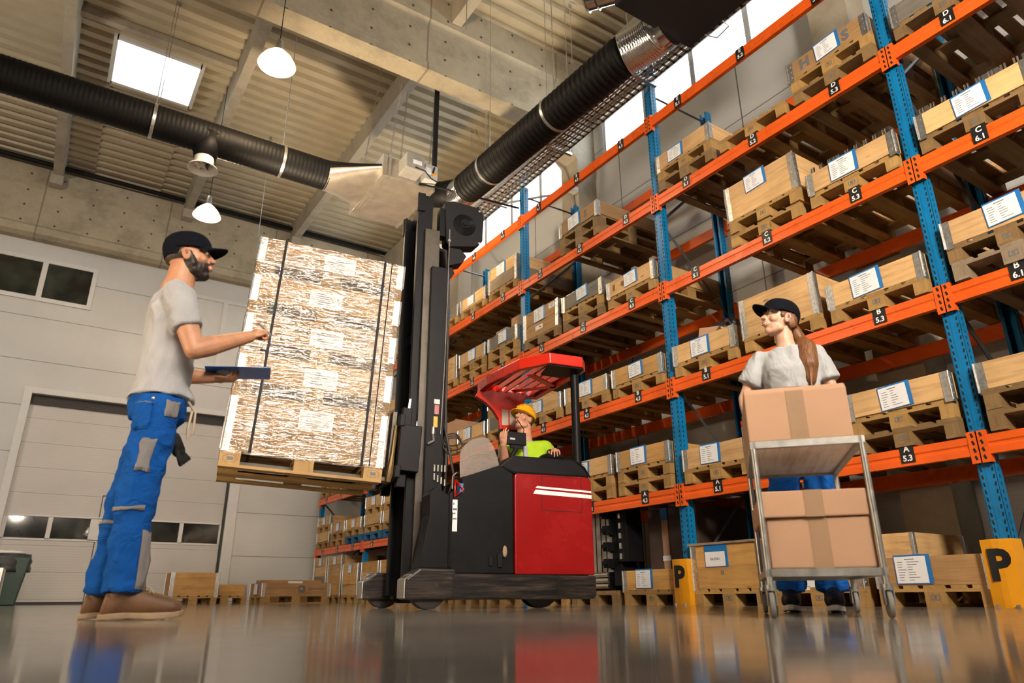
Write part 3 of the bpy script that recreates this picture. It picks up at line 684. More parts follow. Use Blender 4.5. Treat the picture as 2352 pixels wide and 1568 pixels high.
for bay in range(1, 7):
    yc = (UY[bay] + UY[bay + 1]) / 2
    for lv, z in LV.items():
        for side in (0, 1):
            o = D.objects.new('beam', bm_); COL.objects.link(o); o.parent = rack; o.location = (XF - .002, yc, z)
            if side: o.location.x = XB + .002; o.rotation_euler.z = math.pi
            for q in cm_: c = D.objects.new('beam_connector', q); COL.objects.link(c); c.parent = o
            if not side:
                for k in (1, 2, 3):
                    b = MB(); y = 1.40 - .5 - .905 * (k - 1)
                    zo = .03 if lv != 'E' else .0
                    b.box(-.040, -.036, y - .052, y + .052, -.075 + zo, .075 + zo * .6, 0)
                    text_mb(b, lv, .062, on_front(-.0404, y, .038 + zo * .6), 1, .028); text_mb(b, '%d.%d' % (bay, k), .06, on_front(-.0404, y, -.03 + zo * .6), 1, .028)
                    b.build('location_sign', [M['blackplate'], M['signwhite']], o, fix=False)
# post protectors
for y, lab in ((5.04, 'yellow angled post guard marked P between the forklift and the trolley'), (2.24, 'yellow angled post guard marked P at the right end')):
    e = empty('post_protector', (XF - .1, y, 0), label=lab, cat='post guard', group=None)
    b = MB(); pts = [(-.02, -.095), (-.035, -.02), (-.035, .02), (-.02, .095), (.10, .105), (.10, .098), (-.012, .088), (-.028, .018), (-.028, -.018), (-.012, -.088), (.10, -.098), (.10, -.105)]
    b.prism(pts, 0, .42, 'z'); b.build('guard_shell', M['yellow'], e)
    b = MB(); text_mb(b, 'P', .26, on_front(-.0362, 0, .25), 0, .045); b.build('guard_letter', M['blackplate'], e, fix=False)
    MB().cyl((-.05, .06, 0), (-.05, .06, .02), .012, n=6).cyl((-.05, -.06, 0), (-.05, -.06, .02), .012, n=6).build('anchor_bolt', M['galv'], e)

def slotY(bay, k): return UY[bay] - .5 - .905 * (k - 1)
CX = XF - .05 + .6
def stackup(bay, k, lv, seq, doc=None, colors=None, palc=PAL, light=False, dx=0, dy=0, rz=0, docy=0, docz=.1, tilt=0):
    """seq: string of p (pallet) / c (collar) from the bottom; doc = index of the collar that carries the pocket"""
    y = slotY(bay, k) + dy; z = TOP[lv]; out = []; n = sum(ch == 'c' for ch in seq); npal = seq.count('p'); ci = pi = 0
    where = ('on the floor below plate A %d.%d' % (bay, k)) if lv == 'F' else ('on the rack above plate %s %d.%d' % (lv, bay, k))
    ordn = ['lowest', 'second', 'third', 'fourth', 'fifth']
    for ch in seq:
        j = random.uniform(-.012, .012)
        if ch == 'p':
            pos = '' if npal == 1 else ('upper ' if pi == npal - 1 else 'lower ')
            pc = palc if not isinstance(palc, list) else palc[pi]; nm = {PAL: 'wooden', PALD: 'dark weathered', PALB: 'blue', OLD: 'grey weathered'}[pc]
            o = pallet(CX + dx + j, y + j, z, rz, '%s%s pallet %s' % (pos, nm, where), pc, light); pi += 1; z += .144
        else:
            cc = (colors[ci] if colors else PINE); nm = {PINE: 'pale pine', PINE2: 'yellow pine', OLD: 'old brown', GREYW: 'grey weathered', BROWN: 'brown stained'}[cc]
            pos = '' if n == 1 else ordn[ci] + ' '
            dd = ' with papers' if doc == ci else ''
            o = collar(CX + dx + j * .5, y + j, z, rz, '%s%s crate collar%s %s' % (pos, nm, dd, where), cc, light); z += .195
            if doc == ci: add_pocket(o, docy, docz, random.choice('abw') if not light else 'c', tilt)
            ci += 1
        out.append(o)
    return out, z
def S(*a, **k): return stackup(*a, **k)
T = R(3)
# bay 6
S(6, 1, 'A', 'ppc', None, palc=PALD); S(6, 1, 'B', 'ppc', 0, docy=-.02, docz=.12, tilt=T, palc=[OLD, PALD]); s61, _ = S(6, 1, 'C', 'pc', 0, docy=.0, docz=.1, palc=PALD, tilt=T)
s, _ = S(6, 1, 'D', 'pc', None, [GREYW], palc=PALD)
b = MB()
for k in range(9): b.cyl((-.601, .12 - .035 * (k % 5), .13 - .04 * (k // 5)), (-.603, .12 - .035 * (k % 5), .13 - .04 * (k // 5)), .012, n=10)
b.build('printed_dots', M['ink'], s[1])
S(6, 2, 'B', 'pc', 0); S(6, 2, 'C', 'pc', 0, palc=PALD); S(6, 2, 'D', 'ppc', palc=PALD); S(6, 2, 'A', 'pc', 0)
S(6, 3, 'D', 'p', palc=PALD); S(6, 3, 'C', 'p', palc=PALD)
# bay 5
s1, zF51 = S(5, 1, 'F', 'pcc', 1, [PINE2, PINE2]); 
for o in s1[2].children:
    if o.name.startswith('document_pocket'): D.objects.remove(o.children[0]); D.objects.remove(o); break
add_pocket(s1[2], .1, .1, 'r'); s1[2]['label'] = 'upper pine crate collar carrying the blue RAZNO card, by the yellow post guard'
stencil(s1[1], 'O', .05, .14, .045); 
S(5, 2, 'F', 'pc', 0, docz=.06, docy=.1)
S(5, 3, 'F', 'pc', 0, [BROWN], docz=.11, docy=.12)
s, _ = S(5, 1, 'A', 'pc', 0, docy=.05, docz=.11, tilt=R(-1)); sA51 = s
S(5, 2, 'A', 'pc', 0, palc=PALD); S(5, 3, 'A', 'ppc', 0, palc=[PALD, PAL], docy=.0, docz=.1, tilt=T)
sB51, _ = S(5, 1, 'B', 'pc', 0, docy=.03, docz=.1); S(5, 2, 'B', 'pcc', None); S(5, 3, 'B', 'pc', 0, docy=.05, docz=.11, tilt=T)
S(5, 2, 'C', 'ppcc', 1, [PINE, PINE], docy=.03, docz=.12, tilt=T); sC53, _ = S(5, 3, 'C', 'pc', 0, docy=.05, docz=.11)
sD51, _ = S(5, 1, 'D', 'ppc', 0, palc=[PALD, PAL], docy=.1, docz=.1); S(5, 2, 'D', 'p', palc=PAL)
sD53, _ = S(5, 3, 'D', 'ppc', 0, [BROWN], palc=[PALD, PAL], docy=-.02, docz=.12, tilt=T); stencil(sD53[2], 'H', .22, .1, .15); stencil(sD53[2], 'S', -.2, .1, .15)
# bay 4
sD42, _ = S(4, 2, 'D', 'ppc', 0, [BROWN], palc=[PALD, PALD], docy=.08, docz=.11, tilt=T); stencil(sD42[2], 'S', -.16, .1, .12)
sC41, _ = S(4, 1, 'C', 'pcc', 1, [BROWN, BROWN], palc=PALD, docy=.02, docz=.1)
b = MB(); b.box(-.603, -.6, -.33, -.2, .1, .17, 0); text_mb(b, 'LTGZAM\n5+BP', .026, on_front(-.6035, -.265, .137), 1, .001); b.build('paper_sticker', [M['white'], M['ink']], sC41[2], fix=False)
b = MB(); b.box(-.603, -.6, -.05, .12, .08, .14, 0); b.box(-.6035, -.603, -.02, .03, .1, .12, 1); b.build('paper_sticker', [M['white'], M['ink']], sC41[1])
sC42, _ = S(4, 2, 'C', 'ppc', 0, [GREYW], palc=[PALD, PAL], docy=-.02, docz=.13, tilt=T); stencil(sC42[2], 'NE/', -.25, .1, .11)
sC43, _ = S(4, 3, 'C', 'pc', 0, docy=-.02, docz=.12, tilt=T)
b = MB(); b.lathe([(.0, 0), (.035, 0), (.035, .001), (0, .001)], (-.601, .12, .1), 16, axis=(-1, 0, 0)); b.box(-.602, -.6, .26, .3, .06, .14); b.build('burnt_stamp', simple('burnt_brown_stamp', (.2, .1, .04), .7), sC43[1])
S(4, 1, 'B', 'pc', 0, docy=.1); S(4, 2, 'B', 'pc', 0, docy=-.02, docz=.11); S(4, 3, 'B', 'pc', 0, [PINE2], docy=.0, docz=.11, tilt=T)
S(4, 1, 'A', 'ppc', 0); S(4, 2, 'A', 'ppc', 0, docy=.1, tilt=R(-4)); S(4, 3, 'A', 'ppc', 0, [PINE2], docy=.05, docz=.11)
S(4, 1, 'F', 'pc', 0); S(4, 2, 'F', 'p', palc=PALD); S(4, 3, 'F', 'pc', 0, [PINE2], docy=.08, docz=.11)
# bay 3
S(3, 1, 'D', 'pc', 0, [GREYW]); S(3, 2, 'D', 'pc', 0, docy=.05); S(3, 3, 'D', 'pcc', 1, [OLD, PINE], docy=.03)
S(3, 1, 'C', 'pcc', 1, docy=.1); S(3, 2, 'C', 'ppc', 0); sC33, zC33 = S(3, 3, 'C', 'ppc', 0, [GREYW], docy=-.02, docz=.12)
S(3, 1, 'B', 'p', None); S(3, 2, 'B', 'pc', 0, docy=.1); S(3, 3, 'B', 'pcpc', 1, [GREYW, PINE], docy=-.1)
for k in (1, 2, 3): S(3, k, 'A', 'pcc', 1, light=True); S(3, k, 'F', 'pcc', 0, light=True)
# bays 2 and 1, far end
for k, q, d in ((1, 'ppcpc', 1), (2, 'ppcpc', 1), (3, 'pcpc', 1)): S(2, k, 'A', q, d, palc=[PALB, PAL, PAL] if q[1] == 'p' else PAL, light=True)
for k in (1, 2, 3): S(2, k, 'F', ('pccc', 'pccc', 'pcc')[k - 1], 1, [PINE2, PINE, PINE2], light=True); S(2, k, 'B', 'pcc', 1, light=True)
for k in (2, 3): S(2, k, 'C', 'pc', 0, light=True); S(2, k, 'D', 'pc', 0, light=True)
S(1, 1, 'A', 'pcpc', 1, light=True); S(1, 2, 'A', 'ppc', 0, light=True); S(1, 3, 'A', 'ppc', 0, [PINE2], palc=[PALB, PAL], light=True)
S(1, 1, 'F', 'pcccc', 3, [PINE2, OLD, PINE, PINE], light=True); S(1, 2, 'F', 'pcccc', 3, [PINE2, PINE2, PINE, PINE], light=True); S(1, 3, 'F', 'pccc', 2, [PINE, PINE2, PINE], light=True)
for k in (1, 2, 3): S(1, k, 'B', 'pp', light=True)

# ---- contents standing in crates
def tubes(c, label, n=9):
    e = empty('steel_tube_bundle', c.location, label=label, cat='steel tubes')
    for k in range(n):
        for s in (0, 1):
            y = -.34 + .085 * k + .024 * s
            b = MB(); b.tube([(-.565, y, .0), (-.565, y, .262)], .009, 8); b.build('steel_tube', M['silver'], e)
    return e
tubes(s61[1], 'shiny steel tube ends standing in the crate above the plate C 6.1'); tubes(sC53[1], 'row of paired steel tube ends in the crate left of the right upright', 9)
# folded black sheet brackets behind D 5.1
e = empty('black_bracket', (5.98, 4.98, TOP['D'] + .50), R(20), label='folded black metal sheet sticking up behind the crate at plate D 5.1', cat='metal sheet')
b = MB(); b.prism([(-.45, 0), (-.1, .22), (.25, .16), (.28, .3), (.2, .3), (-.12, .3)], -.25, .25, 'y'); b.build('folded_sheet', M['blk'], e)
# cartons and plastic bags in crate B 5.1
e = sB51[1].location
o = MB().box(-.22, .2, -.15, .18, 0, .38).build('carton', M['card'], bevel=.004); o.location = (5.78, 4.72, TOP['B'] + .15); o.rotation_euler = (R(10), R(4), R(8)); tag(o, 'open brown carton sticking out of the crate at plate B 5.1', 'carton')
def crumple(name, c, r, label, seed, m):
    b = MB(); rn = random.Random(seed); b.ball((0, 0, 0), r, 22); b.v = [tuple(q * (1 + rn.uniform(-.28, .28)) for q in v) for v in b.v]
    o = b.build(name, m); o.location = c; tag(o, label, 'plastic bag'); return o
M['bagc'] = glassy('clear_plastic_bag', (.75, .75, .75), .14, .12)[0].mat
crumple('plastic_bag', (5.62, 4.42, TOP['B'] + .40), (.15, .16, .14), 'crumpled clear plastic bag bulging from the crate at plate B 5.1', 3, M['bagc'])
crumple('plastic_bag', (5.9, 4.28, TOP['B'] + .42), (.12, .14, .17), 'clear plastic bag standing behind the first bag at plate B 5.1', 5, M['bagc'])
# profiles on A 5.1
e = empty('aluminium_profiles', (sA51[1].location.x, sA51[1].location.y, TOP['A'] + .144), label='grey aluminium profiles lying in the crate above the plate A 5.1', cat='metal profiles')
for k in range(9): MB().box(-.45, .45, -.36 + k * .08, -.30 + k * .08, .05, .225).build('profile', M['galv'], e)
# cartons on C 3.3
for i, (x, y, w, h, lab) in enumerate(((-.3, -.17, .3, .33, 'taller brown carton in the grey crate at plate C 3.3'), (-.35, .2, .28, .22, 'low brown carton in the grey crate at plate C 3.3'))):
    o = MB().box(-w / 2, w / 2, -.15, .15, 0, h).box(-w / 2 - .001, w / 2 + .001, -.03, .03, h - .06, h + .001, 1).build('carton', [M['card'], M['tape']], bevel=.004); o.location = (CX + x, slotY(3, 3) + y, zC33 - .19 + .1); tag(o, lab, 'carton')
o = MB().box(-.3, .3, -.36, .36, 0, .42).box(-.303, -.3, -.05, .05, 0, .42, 1).build('carton', [M['card'], M['tape']], bevel=.005); o.location = (CX - .25, slotY(3, 1), TOP['B'] + .146); tag(o, 'brown carton on a pallet above the plate B 3.1 behind the mast hoses', 'carton')
o = MB().box(-.1, .1, -.1, .1, 0, .06).cyl((0, 0, .06), (0, 0, .085), .07, n=20).build('metal_canister', M['galv']); o.location = (CX - .5, slotY(4, 2) + .2, TOP['C'] + .29 + .14); tag(o, 'round metal can lid showing over the grey crate at plate C 4.2', 'can')
# lid on the RAZNO crate and small crate on the brown one
o = MB().box(-.62, .62, -.43, .43, 0, .02).build('crate_lid', M['wx']); o.color = OLD; o.location = (CX, slotY(5, 1), zF51); tag(o, 'flat dark board closing the top of the RAZNO crate', 'lid')
o = collar(CX - .05, slotY(5, 3) + .36, .144 + .195, 0, 'small upper pine crate standing on the brown crate right of the trolley', PINE); o.scale = (.62, .48, .95)
# machine part and wrapped stack on the floor in bay 4
e = empty('machine_module', (5.62, slotY(4, 2) - .02, .146), label='tall aluminium plate unit with black clamps on a pallet beside the forklift', cat='machine part')
MB().box(-.12, -.06, -.05, .30, .2, .86).box(-.125, -.12, .0, .01, .2, .86, 1).box(-.125, -.12, .09, .1, .2, .86, 1).box(-.125, -.12, .18, .19, .2, .86, 1).box(-.06, .4, -.05, .3, 0, .86, 1).build('aluminium_plate', [M['sheet'], M['blkp']], e)
b = MB()
for k in range(4):
    z = .24 + k * .18; b.box(-.2, -.08, -.1, -.02, z, z + .1); b.cyl((-.2, -.06, z + .05), (-.23, -.06, z + .05), .03, n=10)
b.box(-.1, .1, -.22, -.08, .05, .88); b.box(-.13, .1, -.36, -.2, .3, .9)
b.build('clamp_block', M['blkp'], e, bevel=.004)
b = MB()
for k in range(5): b.box(-.14, -.125, -.27, -.235, .33 + k * .11, .39 + k * .11)
b.build('steel_pin', M['silver'], e)
b = MB()
for z in (.05, .11, .17): b.cyl((-.14, -.04, z), (-.14, .3, z), .028, n=14)
b.build('roller', M['silver'], e, smooth='auto')
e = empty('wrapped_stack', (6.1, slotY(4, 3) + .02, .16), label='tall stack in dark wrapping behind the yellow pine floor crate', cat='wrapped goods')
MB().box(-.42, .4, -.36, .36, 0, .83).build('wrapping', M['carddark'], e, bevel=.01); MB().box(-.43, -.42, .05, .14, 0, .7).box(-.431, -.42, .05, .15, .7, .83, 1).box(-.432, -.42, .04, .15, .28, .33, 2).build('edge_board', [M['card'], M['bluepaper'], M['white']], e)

# ---- goods standing along the back wall
def floorcrate(x, y, seq, lab, cols=None, sx=1, rz=R(90), doc=None, grp=None):
    z = 0; ci = 0; out = []
    for ch in seq:
        if ch == 'p': o = pallet(x, y, z, rz, 'wooden pallet under the %s' % lab, PAL, True); z += .144
        else:
            o = collar(x, y, z, rz, ('%s' % lab) if seq.count('c') == 1 else '%s collar of the %s' % (('lower', 'upper')[ci], lab), (cols or [PINE2] * 4)[ci], True); ci += 1; z += .195
        o.scale.x = sx; out.append(o)
    return out, z
floorcrate(2.52, 14.55, 'pcc', 'double pine crate in front of the big door', sx=.5, rz=R(90))
floorcrate(3.12, 14.9, 'pc', 'low pine crate between the two larger crates', sx=.6, rz=R(90))
oo, z = floorcrate(4.0, 13.45, 'pc', 'brown crate with the leaping deer mark', [BROWN], rz=R(0))
c = oo[1]
b = MB(); FY = Matrix(((1, 0, 0, 0), (0, 0, -1, 0), (0, 1, 0, 0), (0, 0, 0, 1)))
b.M = FY
b.prism([(-.06, -.045), (-.045, -.06), (.045, -.06), (.06, -.045), (.06, .045), (.045, .06), (-.045, .06), (-.06, .045)], 0, .002, 'z', 0)
b.prism([(-.035, -.02), (-.01, .015), (.0, .01), (.03, .0), (.035, -.02), (.02, -.008), (-.01, -.005)], .002, .003, 'z', 1)
b.prism([(-.012, .015), (.0, .03), (.012, .025), (.0, .012)], .002, .003, 'z', 1)
text_mb(b, 'JOHN DEERE', .05, Matrix.Translation((.27, 0, .001)), 0, .001)
b.M = Matrix.Identity(4)
o = b.build('printed_mark', [M['ink'], M['yellow']], c, fix=False); o.location = (.08, -.402, .1)
o = D.objects.new('document_pocket', POCK['a'][0]); COL.objects.link(o); o.parent = c; o.matrix_local = Matrix.Translation((-.603, 0, .1)) @ FRONT; q = D.objects.new('paper_sheet', POCK['a'][1]); COL.objects.link(q); q.parent = o
o = MB().box(-.55, .55, -.3, .3, 0, .42).box(-.1, .18, -.302, -.3, .28, .4, 1).build('wooden_case', [M['wx'], M['white']], bevel=.004); o.color = BROWN; o.location = (4.3, 14.6, 0); tag(o, 'long wooden case showing above the brown marked crate', 'case')
# bin
e = empty('waste_bin', (-.38, 15.3, -.05), label='dark wheeled waste bin with a black bag over its rim', cat='bin')
MB().prism([(-.26, .05), (.26, .05), (.36, .82), (-.36, .82)], -.3, .3, 'y').build('bin_body', M['bin'], e, bevel=.02)
b = MB(); rn = random.Random(4)
rg = [((0, 0, .58 + .06 * k), ((.40 - .01 * k) * (1 + rn.uniform(-.04, .04)), 0, 0), (0, (.36 - .01 * k) * (1 + rn.uniform(-.04, .04)), 0)) for k in range(6)]
b.loft(rg, 26); b.v = [(x * (1 + rn.uniform(-.02, .02)), y * (1 + rn.uniform(-.02, .02)), z) for x, y, z in b.v]; b.build('bin_liner', M['bag'], e, smooth=True)
MB().ball((0, 0, .9), (.27, .27, .05), 18).build('lid', M['pvc'], e, smooth=True)
floorcrate(-.93, 13.6, 'pcc', 'crate cut off by the left picture edge', [PINE, PINE], rz=R(0))
# ================================================================== REACH TRUCK
AZ = R(-10)
tr = empty('reach_truck', (1.067, 5.813, 0), AZ, label='red and black reach truck with raised mast holding the wrapped load', cat='forklift')
def add(name, b, m, parent=tr, **k): return b.build(name, m, parent, **k)
# chassis with two straddle legs
b = MB(); b.prism([(1.74, .065), (2.95, .065), (2.97, .10), (2.97, .245), (1.74, .255)], -.63, .63, 'y')
ch = add('chassis', b, M['scuff'], bevel=.015)
MB().box(1.735, 1.742, -.634, -.60, .07, .25).box(2.62, 2.626, -.634, -.60, .07, .25).build('panel_seam', M['hole'], ch)
for s, u0 in ((-1, 1.37), (1, 1.28)):
    b = MB(); y0, y1 = (-.63, -.41) if s < 0 else (.41, .63)
    b.prism([(u0, .07), (1.76, .07), (1.76, .285), (u0 + .11, .29), (u0 + .0, .215)], y0, y1, 'y')
    add('straddle_leg', b, M['scuff'], bevel=.018)
    b = MB(); b.box(u0 - .004, u0 + .02, y0 + .01, y1 - .01, .08, .21); b.prism([(u0 + .0, .2), (u0 + .05, .245), (u0 + .05, .25), (u0 - .004, .21)], y0 + .01, y1 - .01, 'y'); add('leg_bumper', b, M['chrome'])
    b = MB(); c = (u0 + .20, (y0 + y1) / 2, .142); b.lathe([(0, -.055), (.125, -.055), (.142, -.045), (.142, .045), (.125, .055), (0, .055)], c, 36, axis=(0, 1, 0))
    w = add('load_wheel', b, M['rubber'], smooth='auto')
    MB().lathe([(.0, -.062), (.085, -.062), (.09, -.054)], c, 28, axis=(0, s * -1 * -1 or 1, 0)).lathe([(0, .058), (.02, .062), (.022, .05)], c, 12, axis=(0, 1, 0)).build('wheel_hub', M['steelrail'], w, smooth='auto')
    b = MB(); b.lathe([(.0, 0), (.014, 0), (.014, .006), (0, .006)], (u0 + .24, y0 + .002, .17), 10, axis=(0, -1, 0)); add('axle_bolt', b, M['steelrail'])
b = MB(); b.lathe([(0, -.06), (.15, -.06), (.165, -.05), (.165, .05), (.15, .06), (0, .06)], (2.54, -.42, .166), 36, axis=(0, 1, 0)); add('drive_wheel', b, M['rubber'], smooth='auto')
# black body
b = MB(); b.prism([(1.73, .25), (1.70, .3), (1.70, .84), (1.715, .86), (1.80, .887), (1.80, .978), (2.10, 1.088), (2.14, 1.09), (2.245, 1.035), (2.245, .25)], -.615, .615, 'y')
bd = add('body_cover', b, M['blk'], bevel=.012)
MB().box(1.725, 1.765, -.6185, -.615, .56, .80).box(1.728, 1.762, -.619, -.6185, .72, .735, 1).box(1.728, 1.75, -.619, -.6185, .69, .7, 1).box(1.728, 1.76, -.619, -.6185, .65, .66, 1).box(1.73, 1.74, -.619, -.6185, .76, .775, 2).build('instruction_sticker', [M['white'], M['ink'], M['bluepaper']], bd)
b = MB(); b.box(2.10, 2.14, -.63, -.61, .30, .40); b.lathe([(0, 0), (.03, 0), (.03, .012), (0, .012)], (2.16, -.615, .40), 14, axis=(0, -1, 0)); b.box(2.03, 2.06, -.628, -.61, .31, .38); b.build('cover_latch', M['blkp'], bd, bevel=.004)
MB().ball((2.16, -.63, .42), (.02, .012, .045), 12).build('worn_release_button', M['sole'], bd, smooth=True)
b = MB(); b.tube([(1.74, -.60, .26), (1.715, -.62, .3), (1.715, -.625, .6), (1.72, -.62, .7)], .008, 6); b.build('edge_trim', M['blkp'], bd)
b = MB(); b.tube([(1.74, -.63, .95), (1.735, -.63, .82), (1.81, -.63, .88), (1.74, -.63, .95)], .011, 8); b.build('red_pull_handle', M['red'], bd, smooth=True)
MB().box(1.78, 1.81, -.62, -.56, .86, .93).build('blue_connector', M['bluepaper'], bd)
MB().tube([(1.76, -.5, .9), (1.76, -.5, 1.0), (1.79, -.5, 1.03), (1.83, -.45, 1.04)], .006, 6).build('thin_grab_rail', M['chrome'], bd)
# red panels round the operator compartment
def redp(y0, y1):
    b = MB(); r = .03; b.prism([(2.25, .25), (2.25, 1.01), (2.258, 1.028), (2.275, 1.038), (2.92, 1.042), (2.95, 1.03), (2.962, 1.0), (2.962, .25)], y0, y1, 'y'); return b
rp = add('side_panel', redp(-.625, -.54), M['red'], bevel=.01)
b = MB(); y0, y1 = -.627, -.625
for q in ((2.49, 2.494, .75, 1.03), (2.862, 2.866, .74, 1.03), (2.49, 2.866, .745, .749), (2.49, 2.866, 1.026, 1.03)): b.box(q[0], q[1], y0, y1, q[2], q[3])
b.build('hatch_seam', M['hole'], rp)
b = MB(); b.prism([(2.435, .925), (2.45, .942), (2.958, .925), (2.958, .91)], -.6275, -.6255, 'y'); b.prism([(2.415, .878), (2.435, .912), (2.958, .892), (2.958, .862)], -.6275, -.6255, 'y'); b.build('white_stripe', M['signwhite'], rp)
add('side_panel', redp(.54, .625), M['red'], bevel=.01)
add('rear_panel', MB().box(2.88, 2.96, -.54, .54, .25, 1.03), M['red'], bevel=.01)
add('compartment_floor', MB().box(2.25, 2.88, -.54, .54, .25, .30), M['blkp'])
# dark padded cowls on top
for s in (-1, 1):
    y0, y1 = (-.62, -.36) if s < 0 else (.36, .62)
    b = MB(); b.prism([(2.11, 1.085), (2.16, 1.13), (2.225, 1.175), (2.26, 1.185), (2.80, 1.185), (2.87, 1.165), (2.94, 1.09), (2.955, 1.035), (2.25, 1.03)], y0, y1, 'y'); add('cowl', b, M['blkp'], bevel=.02)
add('cowl_front', MB().prism([(2.11, 1.085), (2.16, 1.13), (2.225, 1.17), (2.30, 1.17), (2.25, 1.03)], -.36, .36, 'y'), M['blkp'], bevel=.01)
b = MB(); b.tube([(2.82, -.625, 1.17), (2.90, -.628, 1.12), (2.955, -.625, 1.04)], .006, 6); add('cowl_piping', b, M['blkp'])
# transparent plastic shield
b = MB(); rows = []
for k in range(13):
    t = k / 12; y = -.56 + .5 * t
    bul = math.sin(math.pi * min(1, t * 1.0))
    rows.append((y, bul))
vs = []; fs = []; prof = [(1.80, .985), (1.795, 1.10), (1.80, 1.19), (1.84, 1.255), (1.90, 1.30), (1.98, 1.325), (2.04, 1.32)]
for j, (y, bul) in enumerate(rows):
    for (u, z) in prof: vs.append((u + .10 * (1 - bul) * 0 + j * .018, y, z - (.06 * (j / 12) ** 2)))
n = len(prof)
fs = [(j * n + i, j * n + i + 1, (j + 1) * n + i + 1, (j + 1) * n + i) for j in range(12) for i in range(n - 1)]
b.add(vs, fs)
b.add([(1.80, -.56, .985), (1.795, -.56, 1.10), (1.80, -.56, 1.19), (1.84, -.56, 1.255), (1.90, -.56, 1.30), (1.98, -.56, 1.325), (2.04, -.56, 1.32), (2.09, -.56, 1.25), (2.125, -.56, 1.16), (2.14, -.56, 1.09)], [tuple(range(10))])
sh = b.build('clear_shield', M['frost'], tr, fix=False); so = sh.modifiers.new('s', 'SOLIDIFY'); so.thickness = .004
MB().tube([(1.80, -.563, 1.10), (1.86, -.563, 1.15), (1.95, -.563, 1.185), (2.03, -.563, 1.19), (2.08, -.563, 1.17)], .003, 6).build('shield_edge', M['sole'], sh)
# overhead guard
ZG = 2.03
outer = [(2.34, .52), (2.33, .22), (2.42, -.36), (2.60, -.62), (2.93, -.62), (3.02, -.50), (3.02, .55), (2.60, .62)]
cx = sum(p[0] for p in outer) / 8; cy = sum(p[1] for p in outer) / 8
inner = [(cx + (x - cx) * .82, cy + (y - cy) * .84) for x, y in outer]
b = MB(); n = 8; vs = [(x, y, z) for z in (ZG, ZG + .10) for x, y in outer] + [(x, y, z) for z in (ZG, ZG + .10) for x, y in inner]
fs = [(i, (i + 1) % n, n + (i + 1) % n, n + i) for i in range(n)] + [(2 * n + i, 3 * n + i, 3 * n + (i + 1) % n, 2 * n + (i + 1) % n) for i in range(n)]
fs += [(i, 2 * n + i, 2 * n + (i + 1) % n, (i + 1) % n) for i in range(n)] + [(n + i, n + (i + 1) % n, 3 * n + (i + 1) % n, 3 * n + i) for i in range(n)]
b.add(vs, fs); gd = add('overhead_guard', b, M['redo'], bevel=.008)
b = MB()
for k in range(6):
    u = 2.42 + k * .095; b.prism([(u, ZG + .01), (u + .012, ZG + .01), (u + .045, ZG + .085), (u + .033, ZG + .085)], -.36 - min(.2, k * .06), .5, 'y')
b.build('guard_slat', M['redo'], gd)
b = MB(); b.prism([(2.60, -.60), (2.95, -.60), (3.0, -.40), (2.86, -.28), (2.66, -.30)], ZG - .012, ZG + .0, 'z'); b.build('guard_underplate', M['blkp'], gd)
b = MB(); b.prism([(2.62, .30), (3.0, -.05), (3.0, .02), (2.68, .34)], ZG - .01, ZG + .0, 'z'); b.prism([(2.60, -.28), (2.98, .0), (2.98, .08), (2.56, -.22)], ZG - .01, ZG, 'z'); b.build('guard_brace', M['redo'], gd)
# front pillar: arched red head over a black leg
b = MB(); pts = [(2.34, ZG + .02), (2.30, ZG - .06), (2.40, 1.92), (2.49, 1.84), (2.545, 1.76), (2.56, 1.66), (2.76, 1.66), (2.765, 1.80), (2.86, ZG + .02)]
b.prism(pts, .44, .50, 'y'); pil = add('front_pillar', b, M['redo'], bevel=.006)
MB().box(2.56, 2.76, .44, .50, 1.03, 1.66).build('pillar_leg', M['blkp'], pil, bevel=.006)
MB().box(2.575, 2.645, .434, .4405, 1.70, 1.86).box(2.66, 2.73, .434, .4405, 1.70, 1.86).build('notice_plate', simple('cream_notice_plate', (.5, .45, .35), .5), pil)
b = MB(); b.tube([(2.92, -.47, 1.0), (2.92, -.47, ZG + .02)], .038, 20); add('rear_post', b, M['blk'], smooth='auto')
# instruments
b = MB(); b.box(2.40, 2.59, -.12, -.08, 1.385, 1.505); sc = add('terminal_screen', b, M['blkp'], bevel=.008)
MB().box(2.425, 2.475, -.1225, -.12, 1.43, 1.447).build('terminal_sticker', M['frame'], sc)
b = MB(); b.tube([(2.57, -.1, 1.50), (2.575, -.1, 1.54), (2.50, -.12, 1.62)], .004, 6); b.build('terminal_aerial', M['blkp'], sc)
b = MB(); b.tube([(2.50, -.09, 1.39), (2.48, -.1, 1.33), (2.43, -.1, 1.25), (2.40, -.1, 1.15)], [.016, .02, .02, .03], 10); b.box(2.44, 2.56, -.11, -.08, 1.36, 1.385); b.build('terminal_arm', M['blkp'], sc, smooth='auto')
b = MB(); b.lathe([(0, .03), (.10, .03), (.125, .01), (.125, -.01), (.09, -.03), (0, -.04)], (2.50, -.05, 1.24), 24, axis=(-.2, -.3, 1)); add('steering_wheel', b, M['blkp'], smooth=True)
b = MB(); b.ball((2.86, -.10, 1.29), (.13, .10, .045), 20); b.ball((2.84, -.10, 1.345), (.035, .035, .03), 14); b.cyl((2.84, -.1, 1.03), (2.84, -.1, 1.28), .04); add('control_armrest', b, M['blkp'], smooth='auto')
b = MB(); b.box(2.62, 2.88, .02, .40, .62, .72); b.box(2.80, 2.88, .02, .40, .72, 1.25); add('seat', b, M['blkp'], bevel=.03)
